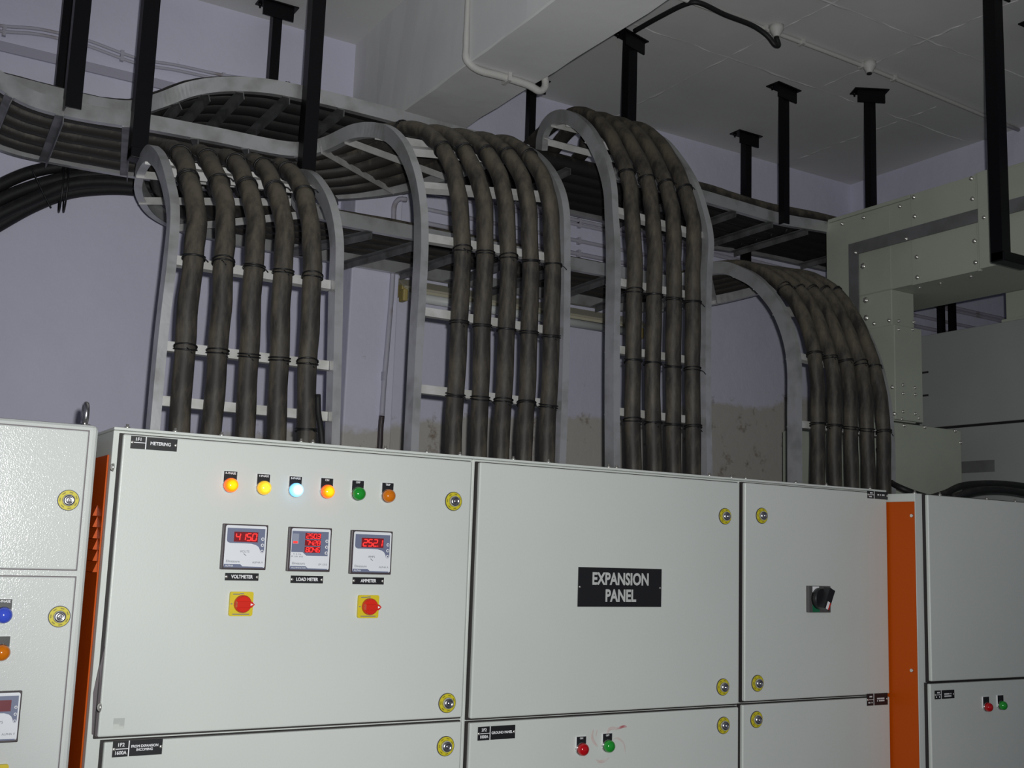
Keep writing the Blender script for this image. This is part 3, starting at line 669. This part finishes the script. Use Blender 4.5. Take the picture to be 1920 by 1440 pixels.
# right cabinet, standing forward of the row, with its orange side showing
DR = 2.19
xr = xs4+.0015
cr = thing('switchgear_cabinet', (3.4, 2.7, -1.6), 'grey cabinet at far right standing forward, with orange left side', 'cabinet', 'grey switchgear cabinets in a row')
MB().box((xr, DR+.018, -1.6), (4.1, DR+.62, .203), 0, .002).build('frame', 'paint', cr)
sp = MB().box((xr-.003, DR+.0185, -1.58), (xr-.0005, D+.017, .178), 0, .0008).build('side_panel', 'orange', cr); tag(sp, 'narrow orange side panel')
for px, py in ((1710, 967), (1710, 1257)):
    p = onX(px, py, xr-.003); MB().lathe(p, (-1, 0, 0), [(.006, 0), (.005, .004)], 8).build('screw', 'zinc', sp)
dr1 = door(cr, 2.782, 3.70, -.345, .2, y=DR); dr2 = door(cr, 2.775, 3.70, -1.0, -.352, y=DR)
for px in (1715, 1762, 1850, 1903):
    p = onY(px, 925, DR+.04); MB().lathe((p.x, DR+.04, .203), (0, 0, 1), [(.006, 0), (.006, .004), (.003, .004), (.003, .010)], 8).build('bolt', 'zinc', cr)
for k, (l, w) in enumerate((([(1772, 925), (1800, 912), (1840, 907), (1890, 908), (1960, 918), (2060, 940)], 'outer'), ([(1815, 924), (1850, 918), (1895, 920), (1950, 932), (2020, 950)], 'inner'))):
    Y = 2.50-.1*k; P = [onY(a, b, Y) for a, b in l]
    P = [Vector((v.x, v.y, max(v.z, .203+.013))) for v in P]
    P = [Vector((P[0].x-.06, P[0].y+.02, .2165))] + P + [Vector((P[-1].x+.1, P[-1].y, .2165))]
    tag(MB().tube(spline(P, 6), .012, 10).build('coiled_cable', 'cable_clean', loc=P[0]), '%s black cable loop lying on top of the far right cabinet' % w, 'cable', 'cable loops on the far right cabinet')
tag(MB().tube(spline([onY(1648, 840, 2.86), onY(1655, 880, 2.84), onY(1668, 902, 2.79), onY(1690, 915, 2.72), onY(1690, 915, 2.72)+Vector((.06, -.03, -.022)), Vector((onY(1690, 915, 2.72).x+.22, 2.66, .2155))], 6), .011, 10).build('control_cable', 'cable_clean'), 'short black control cable splaying out beside the rightmost cable of the last ladder', 'cable')
q0 = onY(597, 765, 2.79); q1 = onY(607, 832, 2.72)
tag(MB().tube(spline([onY(596, 740, 2.752), onY(597, 775, 2.745), onY(601, 800, 2.735), Vector((onY(607, 832, 2.725).x, 2.725, ZT+.01))], 5), .008, 8).build('control_cable', 'cable_clean'), 'thin black control cable hanging beside the rightmost cable of the first ladder', 'cable')

# ------------------------------------------------------------------ nameplates
def bars(mb, x, z, w, y, rows=1, h=.004):
    for r in range(rows):
        n = max(3, int(w/.004)); 
        for i in range(n):
            if random.random() < .85: mb.box((x-w/2+i*w/n, y-.0003, z-r*h*1.6-h/2), (x-w/2+(i+.72)*w/n, y, z-r*h*1.6+h/2))
def plate(px0, py0, px1, py1, label, a=None, b=None, big=None, y=D, kind='split', unread=False, slant=0., big_size=None):
    x0, z1 = fp(px0, py0, y); x1, z0 = fp(px1, py1, y); zc = (z0+z1)/2
    t = thing('nameplate', ((x0+x1)/2, y-.001, z0), label, 'nameplate', 'black engraved nameplates')
    MB().box((x0, y-.0016, z0), (x1, y+.0005, z1), 0, .0004).build('plate', 'black', t)
    hgt = z1-z0; xm = x0+(x1-x0)*.32
    if kind == 'split':
        mb = MB(); mb.box((xm-.001, y-.0020, z0), (xm+.001, y-.0016, z1)); mb.box((x0+.004, y-.0020, zc-.0007), (xm-.001, y-.0016, zc+.0007)); mb.build('dividing_line', 'white', t)
        if unread:
            mb = MB(); bars(mb, (x0+xm)/2, zc+hgt*.25, .016, y-.0017); bars(mb, (x0+xm)/2, zc-hgt*.25, .018, y-.0017); bars(mb, (xm+x1)/2, zc+hgt*.06, .032, y-.0017, unread); mb.build('lettering', 'white', t)
        else:
            if a: text(a, (x0+xm)/2, zc+hgt*.25, y-.0018, .0095, 'white', t, off=.02)
            if b: text(b, (x0+xm)/2, zc-hgt*.25, y-.0018, .0095, 'white', t, off=.02, sx=.9)
            if big: text(big, (xm+x1)/2-.002, zc, y-.0018, big_size or .0095, 'white', t, off=.025, sx=.92)
    else:
        text(big, (x0+x1)/2, zc, y-.0018, big_size or .0098, 'white', t, off=.03, sx=.85)
    for e in (x0+.003, x1-.003): MB().lathe((e, y-.0016, zc), (0, -1, 0), [(.0035, 0), (.003, .0012), (.001, .0016)], 10).build('rivet', 'zinc', t)
    return t
plate(246, 817, 331, 847, 'black METERING nameplate at the top left corner of its door', '1F1', None, 'METERING')
plate(212, 1390, 303, 1414, 'black FROM EXPANSION INCOMING nameplate on the lower left door', '1F2', '1600A', 'FROM EXPANSION\nINCOMING', big_size=.0068)
plate(896, 1363, 965, 1384, 'black GROUND PANEL nameplate below the expansion panel door', '2F2', '1000A', 'GROUND PANEL', big_size=.0082)
plate(1626, 920, 1664, 937, 'small dark nameplate at the top corner of the door with the rotary handle', unread=1)
plate(1625, 1301, 1664, 1321, 'small dark nameplate against the orange strip on the lower door', unread=2)
plate(1752, 1295, 1789, 1309, 'small dark nameplate on the lower far right door', unread=2, y=DR)
plate(422, 1074, 484, 1089, 'black VOLTMETER nameplate under the left meter', big='VOLTMETER', kind='one')
plate(545, 1079, 605, 1094, 'black LOAD METER nameplate under the middle meter', big='LOAD METER', kind='one')
plate(661, 1082, 719, 1096, 'black AMMETER nameplate under the right meter', big='AMMETER', kind='one')
# large sign
x0, z1 = fp(1084, 1063); x1, z0 = fp(1239, 1138); zc = (z0+z1)/2; xc = (x0+x1)/2
sg = thing('panel_sign', (xc, D, z0), 'large black EXPANSION PANEL sign with grey capital letters', 'sign')
MB().box((x0, D-.002, z0), (x1, D-.0001, z1), 0, .0006).build('plate', 'black', sg)
M['sign_print'] = mat('grey_sign_print', (.50, .51, .50), .5)
text('EXPANSION', xc, zc+.0195, D-.0022, .042, 'sign_print', sg, sx=.79, off=.032); text('PANEL', xc, zc-.0225, D-.0022, .042, 'sign_print', sg, sx=.79, off=.032)
for e in (x0+.005, x1-.005): MB().lathe((e, D-.002, zc), (0, -1, 0), [(.003, 0), (.002, .0015)], 10).build('rivet', 'zinc', sg)

# ------------------------------------------------------------------ indicator lamps
def lamp(px, py, m, label, txt, y=D, r=.0152, plate_h=.030, group='indicator lamps', tw=.95):
    x, z = fp(px, py, y); t = thing('indicator_lamp', (x, y, z), label, 'indicator lamp', group)
    mb = MB(); mb.box((x-.0155, y-.0030, z-.004), (x+.0135, y+.0004, z+plate_h), 1); mb.box((x-.0150, y-.0034, z-.0035), (x+.0131, y-.0029, z+plate_h-.0005), 0); mb.build('legend_plate', ['black', 'white'], t)
    if txt: text(txt, x-.001, z+plate_h-.0048, y-.0036, .0062, 'white', t, off=.02, sx=tw)
    MB().lathe((x, y+.0004, z), (0, -1, 0), [(r*1.04, 0), (r*1.04, .0055), (r*.98, .0062)], 28).build('collar', 'chrome', t)
    l = MB().lathe((0, 0, 0), (0, -1, 0), [(r, 0), (r, .006), (r*.93, .0105), (r*.78, .0140), (r*.52, .0165), (r*.2, .0178), (.0005, .018)], 32)
    l.v = [v + Vector((x, y-.005, z)) for v in l.v]
    l.build('lens', m, t, loc=(x, y-.005, z)); return t
lamp(431, 910, 'lens_red_lit', 'lit red lamp lettered R-PHASE, first of the six in the row', 'R-PHASE')
lamp(493, 915, 'lens_yellow_lit', 'lit yellow lamp lettered Y-PHASE, second in the row', 'Y-PHASE')
lamp(553, 919, 'lens_blue_lit', 'brightly lit blue lamp lettered B-PHASE, third in the row', 'B-PHASE')
lamp(612, 922, 'lens_red_lit', 'lit red lamp lettered ON, fourth in the row', 'ON')
lamp(670, 926, 'lens_green', 'unlit green lamp lettered OFF in the row above the meters', 'OFF')
lamp(726, 930, 'lens_amber', 'unlit amber lamp at the right end of the row above the meters', 'TRIP')
lamp(1089, 1404, 'lens_red', 'unlit red lamp on the ground panel door below the big sign', 'ON')
lamp(1138, 1398, 'lens_green', 'unlit green lamp amid faint red smears below the big sign', 'OFF')
lamp(1848, 1325, 'lens_red', 'small red lamp on the lower far right door', None, y=DR, r=.0135)
lamp(1875, 1322, 'lens_green', 'small green lamp on the lower far right door', None, y=DR, r=.0135)
lamp(6, 1153, 'lens_blue', 'blue lamp cut off by the left edge of the photo', 'B-PHASE', y=D-.001)
lamp(2, 1223, 'lens_amber', 'amber lamp cut off by the left edge of the photo', None, y=D-.001)

# ------------------------------------------------------------------ panel meters
SEG = {'0': 'abcdef', '1': 'bc', '2': 'abged', '3': 'abgcd', '4': 'fgbc', '5': 'afgcd', '6': 'afgedc', '7': 'abc', '8': 'abcdefg', '9': 'abcfgd'}
def digits(mb, s, x, z, w, h, y, sk=.12, th=.16):
    """seven-segment figures, left to right from x, centred on z"""
    cx = x; n = 0
    for c in s:
        if c == '.':
            mb.box((cx-w*.22, y-.0003, z-h/2-.0003), (cx-w*.06, y, z-h/2+h*.1)); continue
        W_ = w*.74; t = h*th
        P = lambda a, b: (cx + a*W_ + sk*(b*h), z + b*h)
        segs = {'a': ((0, .5), (1, .5)), 'g': ((0, 0), (1, 0)), 'd': ((0, -.5), (1, -.5)), 'f': ((0, 0), (0, .5)), 'b': ((1, 0), (1, .5)), 'e': ((0, -.5), (0, 0)), 'c': ((1, -.5), (1, 0))}
        for k in SEG[c]:
            (a, b), (a2, b2) = segs[k]; p = Vector((*P(a, b), 0)); q = Vector((*P(a2, b2), 0)); d = (q-p).normalized(); nn = Vector((-d.y, d.x, 0)); p += d*t*.12; q -= d*t*.12
            pts = [p, p+d*t*.4+nn*t*.45, q-d*t*.4+nn*t*.45, q, q-d*t*.4-nn*t*.45, p+d*t*.4-nn*t*.45]
            mb.prism([(v.x, v.y) for v in pts], y-.0003, y)
        cx += w
def arc(cx, cz, r, a0, a1, n=8): return [(cx+r*math.cos(a0+(a1-a0)*i/n), cz+r*math.sin(a0+(a1-a0)*i/n)) for i in range(n+1)]
def rrect(x0, z0, x1, z1, r): return arc(x1-r, z0+r, r, -PI/2, 0, 4)+arc(x1-r, z1-r, r, 0, PI/2, 4)+arc(x0+r, z1-r, r, PI/2, PI, 4)+arc(x0+r, z0+r, r, PI, 1.5*PI, 4)
def meter(pxs, label, rows, unit, y=D, lit=True, tri=False):
    xs = [fp(a, b, y) for a, b in pxs]
    x0 = (xs[0][0]+xs[2][0])/2; x1 = (xs[1][0]+xs[3][0])/2; z1 = (xs[0][1]+xs[1][1])/2; z0 = (xs[2][1]+xs[3][1])/2
    w, h = x1-x0, z1-z0; t = thing('panel_meter', ((x0+x1)/2, y, z0), label, 'meter', 'square digital panel meters')
    X = lambda a: x0+a*w
    Z = lambda b: z1-b*h
    yb = y-.010
    mb = MB(); mb.box((x0, yb, z0), (x1, y+.0004, z1), 0, .0015); mb.build('bezel', 'bezel', t)
    MB().prism(rrect(X(.055), Z(.955), X(.965), Z(.03), .004), yb-.0006, yb+.0002).build('faceplate', 'face', t)
    mb = MB()
    ya, yb2 = yb-.0010, yb-.0005
    if not tri:
        poly = [(X(.09), Z(.09)), (X(.93), Z(.09)), (X(.93), Z(.58))] + arc(X(.885), Z(.585), w*.042, 0, -PI, 6) + [(X(.835), Z(.55)), (X(.80), Z(.49)), (X(.74), Z(.45)), (X(.64), Z(.425)), (X(.50), Z(.42)), (X(.16), Z(.42)), (X(.11), Z(.40)), (X(.09), Z(.36))]
    else:
        poly = [(X(.07), Z(.09)), (X(.92), Z(.09)), (X(.92), Z(.64)), (X(.42), Z(.64)), (X(.37), Z(.60)), (X(.33), Z(.565)), (X(.07), Z(.565))]
    mb.prism(poly, ya, yb2); mb.prism([(X(.06), Z(.88)), (X(.42), Z(.88)), (X(.47), Z(.925)), (X(.93), Z(.93)), (X(.93), Z(.955)), (X(.06), Z(.955))], ya, yb2)
    mb.build('slate_field', 'slate', t)
    mbw = MB(); mbd = MB(); wm = 'window' if lit else 'window_off'
    if not tri:
        mbw.box((X(.24), ya-.0004, Z(.39)), (X(.775), ya, Z(.17)))
        if lit: digits(mbd, rows[0], X(.285), Z(.28), w*.122, h*.15, ya-.0004)
    else:
        for k, r_ in enumerate(rows):
            c = .195+.155*k; mbw.box((X(.37), ya-.0004, Z(c+.068)), (X(.74), ya, Z(c-.068))); digits(mbd, r_, X(.405), Z(c), w*.085, h*.098, ya-.0004)
        MB().box((X(.10), ya-.0004, Z(.37)), (X(.20), ya, Z(.32))).build('status_light', 'digit', t)
    mbw.build('display', wm, t)
    if lit: mbd.build('digits', 'digit', t)
    for b in ((.315, .45, .585) if not tri else (.30, .435, .57)):
        MB().lathe((X(.885), ya, Z(b)), (0, -1, 0), [(w*.036, 0), (w*.036, .0006), (w*.022, .0006)], 14).lathe((X(.885), ya-.0005, Z(b)), (0, -1, 0), [(w*.021, 0), (w*.021, .0004)], 12, 1).build('button', ['white', 'slate'], t)
    if not tri:
        text(unit, X(.50), Z(.60), ya+.0003, .0068, 'greyprint', t)
        mb = MB(); mb.prism([(X(.47), Z(.645)), (X(.49), Z(.642)), (X(.54), Z(.69)), (X(.53), Z(.695))], ya, yb2); mb.build('pointer_mark', 'greyprint', t)
    else:
        text('V  A  Hz\nPF  kW  kVA', X(.21), Z(.64), ya+.0003, .0050, 'greyprint', t)
        mb = MB(); mb.prism(rrect(X(.085), Z(.38), X(.225), Z(.15), .001), ya-.0002, ya); mb.build('legend_box', mat('meter_legend', (.27, .29, .37), .5), t)
    text('Elmeasure', X(.10), Z(.82), ya+.0003, .0075, 'greyprint', t, align='LEFT', sx=.95)
    text('ALPHA V' if unit == 'VOLTS' else ('ALPHA A' if unit == 'AMPS' else 'LM 1310'), X(.92), Z(.835), ya+.0003, .0058, 'greyprint', t, align='RIGHT')
    text('ALPHA' if not tri else 'MULTIFUNCTION', X(.09), Z(.918), ya-.0002, .0055 if not tri else .0042, 'white', t, align='LEFT')
    return t
meter([(416, 981), (500, 985), (412, 1066), (496, 1070)], 'square voltmeter showing 415.0 in red, left of the three', ['415.0'], 'VOLTS')
meter([(539, 987), (619, 991), (536, 1070), (616, 1073)], 'square load meter with three rows of red figures', ['250.3', '74.28', '804.6'], '', tri=True)
meter([(656, 993), (733, 997), (653, 1075), (730, 1078)], 'square ammeter showing 252.1 in red, right of the three', ['252.1'], 'AMPS')
meter([(-48, 1293), (40, 1298), (-50, 1391), (32, 1393)], 'unlit meter cut off by the left edge of the photo', [''], 'VOLTS', y=D-.001, lit=False)

# ------------------------------------------------------------------ switches
def selector(px, py, label, y=D):
    x, z = fp(px, py, y); s = .025; t = thing('selector_switch', (x, y, z-s), label, 'switch', 'yellow and red selector switches')
    MB().prism(rrect(x-s, z-s, x+s, z+s, .004), y-.006, y+.0004).build('plate', 'yellow', t)
    mb = MB(); mb.box((x-s+.006, y-.0063, z+s-.006), (x-.004, y-.006, z+s-.004)); mb.box((x-.018, y-.0063, z-s+.003), (x+.018, y-.006, z-s+.005)); mb.box((x-.004, y-.0063, z+s-.005), (x+.004, y-.006, z+s-.003)); mb.box((x-s+.002, y-.0063, z-.001), (x-s+.006, y-.006, z+.001)); mb.build('lettering', 'greyprint', t)
    kb = MB().lathe((x+.002, y-.006, z), (0, -1, 0), [(.0185, 0), (.0185, .005), (.0170, .010), (.0155, .012)], 28).build('knob', 'red', t)
    MB().prism([(x-.016, z-.006), (x+.015, z-.006), (x+.021, z), (x+.015, z+.006), (x-.016, z+.006)], y-.030, y-.0175).build('grip', 'red', kb)
    MB().prism([(x+.012, z-.0025), (x+.018, z), (x+.012, z+.0025)], y-.0304, y-.030).build('pointer', 'white', kb)
    return t
selector(451, 1132, 'yellow selector switch with red knob under the voltmeter')
selector(689, 1137, 'yellow selector switch with red knob under the ammeter')
def partial_selector():
    x, z = fp(-12, 1462, D-.001); y = D-.001; s = .025
    return selector(-14, 1460, 'yellow selector switch cut off at the bottom left corner', y)
partial_selector()
x0, z1 = fp(1511, 1098); x1, z0 = fp(1552, 1148); rh = thing('rotary_handle', ((x0+x1)/2, D, z0), 'black rotary handle on a green and white plate, right-hand upper door', 'handle')
MB().box((x0, D-.012, z0), (x1, D-.0001, z1), 0, .0015).build('base', 'olive', rh)
xm = x0+(x1-x0)*.16
mb = MB(); mb.box((xm, D-.0126, z0+(z1-z0)*.02), (xm+.028, D-.012, z0+(z1-z0)*.38)); mb.build('green_field', 'green_plate', rh)
mb = MB(); mb.box((xm, D-.0126, z1-(z1-z0)*.36), (xm+.026, D-.012, z1-(z1-z0)*.02)); mb.build('white_field', 'white', rh)
mb = MB(); bars(mb, xm+.01, (z0+z1)/2+.006, .016, D-.0121, 2); mb.build('lettering', 'white', rh)
xk, zk = (x0+x1)/2-.004, (z0+z1)/2+.002
kn = MB().lathe((xk, D-.012, zk), (0, -1, 0), [(.031, 0), (.031, .010), (.029, .014), (.028, .016)], 32).build('knob', 'black', rh)
A = Vector((math.cos(-2.0), 0, math.sin(-2.0))); B = Vector((-A.z, 0, A.x))
mb = MB(); mb.obox((xk, D-.040, zk), A*.031, B*.011, Vector((0, .012, 0))); mb.build('grip', 'black', kn)
mb = MB(); mb.obox((xk+A.x*.019, D-.0525, zk+A.z*.019), A*.011, B*.004, Vector((0, .0006, 0))); mb.build('pointer', 'white', kn)
mb = MB(); mb.obox((xk+A.x*.019+B.x*.007, D-.0523, zk+A.z*.019+B.z*.007), A*.010, B*.002, Vector((0, .0004, 0))); mb.build('red_mark', 'red', kn)

# ------------------------------------------------------------------ bus duct at right
XD = 3.6
bd = thing('bus_duct', (3.8, 3.15, ZT), 'pale green grey bolted bus duct running along the right side', 'bus duct')
ZD0, ZD1 = 1.105, 1.475
YF, YN = 3.34, 1.7
def bolt(parent, p, axis, r=.009, m='zinc'): MB().lathe(p, axis, [(r, 0), (r, .005), (r*.5, .005), (r*.5, .011)], 6).build('bolt', m, parent)
MB().box((XD, YN, ZD0), (4.0, YF, ZD1), 0, .003).build('horizontal_duct', 'paint_green', bd)
MB().box((XD-.001, 2.99, .56), (3.735, YF, ZD0), 0, .003).build('riser', 'paint_green', bd)
y_a, y_b = onX(1712, 450, XD).y, onX(1835, 420, XD).y; y_c = onX(1875, 400, XD).y
cp = MB().box((XD-.004, 2.99, ZD0+.002), (XD-.0005, YF-.004, ZD1-.03), 0, .001).build('end_cover', 'paint_green', bd)
cp2 = MB().box((XD-.010, y_b, ZD0-.006), (XD-.0005, y_a, ZD1+.002), 0, .001).build('side_cover', 'paint_green', bd)
MB().box((XD-.022, y_c, ZD0-.004), (XD-.0005, y_b-.012, ZD1+.004), 0, .003).build('joint_flange', 'paint_green', bd)
MB().box((XD-.014, y_b-.012, ZD0-.010), (XD+.0, y_b, ZD1+.006), 0, .002).build('joint_lip', 'paint_green', bd)
MB().box((XD-.008, YN, ZD0), (XD-.0005, y_c-.004, ZD1-.012), 0, .001).build('side_cover', 'paint_green', bd)
MB().box((XD-.012, y_a+.004, ZD1-.012), (4.0, YF-.02, ZD1+.003), 0, .002).build('top_flange', 'paint_green', bd)
for px, py in ((1714, 370), (1716, 406), (1720, 482), (1721, 520), (1822, 335), (1824, 373), (1828, 452), (1830, 492)): bolt(cp2, onX(px, py, XD-.010), (-1, 0, 0))
for px, py in ((1620, 408), (1688, 387), (1580, 420)): bolt(cp, onX(px, py, XD-.012), (-1, 0, 0), .008)
for px, py in ((1619, 499), (1624, 563), (1625, 596)): bolt(cp, onX(px, py, XD-.004), (-1, 0, 0), .013)
for y_ in (2.90, 2.80, 2.66): bolt(bd, (3.66, y_, ZD0), (0, 0, -1), .009)
es = MB()
es.box((XD-.020, 1.72, 1.285), (XD-.013, onX(1597, 470, XD).y, 1.337)); ya_ = onX(1597, 470, XD).y
es.box((XD-.020, ya_-.05, .80), (XD-.013, ya_, 1.285))
es = es.build('earth_strip', 'earth', bd); tag(es, 'dark galvanised earth strip')
for px, py in ((1605, 474), (1700, 448), (1846, 408)): bolt(es, onX(px, py, XD-.020), (-1, 0, 0), .008)
# lower riser sleeve, its joint plates, and the adaptor box over the cabinets
MB().box((XD-.006, 2.975, .565), (3.762, 3.10, .955), 0, .003).build('riser_sleeve', 'paint_green', bd)
for px, py in ((1684, 602), (1684, 618), (1712, 604), (1710, 618), (1692, 722), (1692, 738), (1714, 727), (1715, 740), (1692, 772), (1715, 776), (1722, 784), (1690, 786)): bolt(bd, onY(px, py, 2.975), (0, -1, 0), .007)
for px, py in ((1640, 607), (1668, 601), (1674, 726), (1678, 776)): bolt(bd, onX(px, py, XD-.006), (-1, 0, 0), .008)
ab = MB().box((3.553, 2.99, ZT+.0005), (4.02, onX(1467, 797, 3.553).y, .555), 0, .004).build('adaptor_box', 'paint_green', bd)
for px, py in ((1694, 798), (1733, 801), (1790, 808), (1800, 830)): bolt(bd, onY(px, py, 2.99), (0, -1, 0), .008)
# big grey enclosure further right
en = thing('grey_enclosure', (4.6, 2.5, -1.6), 'large dull grey enclosure behind the bus duct at far right', 'enclosure')
XE = 4.2
MB().box((XE, 1.6, .605), (5.1, 3.345, 1.035), 0, .003).build('upper_panel', 'paint_dull', en)
MB().box((XE, 1.6, -1.6), (5.1, 3.345, .594), 0, .003).build('lower_panel', 'paint_dull', en)
MB().box((XE+.008, 1.61, .59), (5.09, 3.335, .61)).build('seam', 'void', en)
x_, z_ = onX(1800, 865, XE), onX(1866, 885, XE)
MB().box((XE-.003, z_.y, onX(1830, 886, XE).z), (XE-.0003, x_.y, onX(1830, 864, XE).z), 0, .001).build('name_tag', 'earth', en)
for px, py in ((1724, 700), (1724, 743)): p = onX(px, py, XE); MB().box((XE-.006, p.y-.05, p.z-.004), (XE-.0003, p.y+.03, p.z+.004)).build('latch', 'rubber', en)
p = onX(1880, 550, XE)
du = thing('bus_duct', (4.5, 2.55, 1.036), 'second pale duct stub standing on the grey enclosure at the right edge', 'bus duct')
MB().box((XE+.02, 1.9, 1.0355), (4.9, 2.90, 1.32), 0, .004).build('riser', 'paint_green', du)
MB().box((XE+.015, 1.88, 1.0355), (4.91, 2.92, 1.05), 0, .002).build('base_flange', 'paint_green', du)

# ------------------------------------------------------------------ light: the camera's flash, and a little ambient light
def lamp_obj(name, kind, loc, energy, color, **kw):
    l = bpy.data.lights.new(name, kind); l.energy = energy; l.color = color
    for k, v in kw.items(): setattr(l, k, v)
    o = bpy.data.objects.new(name, l); COL.objects.link(o); o.location = loc; return o
fl = lamp_obj('camera_flash', 'SPOT', Vector((0, 0, H)) + rt*.035 + up*.04, 215, (.99, 1., .975), spot_size=math.radians(88), spot_blend=.75, shadow_soft_size=.012)
fl.rotation_euler = cam.matrix_world.to_euler()
w = bpy.data.worlds.new('world'); sc.world = w; w.use_nodes = True
bg = w.node_tree.nodes['Background']; bg.inputs[0].default_value = (.75, .80, 1., 1); bg.inputs[1].default_value = .115

for o in bpy.data.objects:
    if '_w' in o: del o['_w']
vs = sc.view_settings
sc.display_settings.display_device = 'sRGB'
vs.view_transform = 'Standard'; vs.look = 'None'; vs.exposure = 0; vs.gamma = 1; vs.use_curve_mapping = False
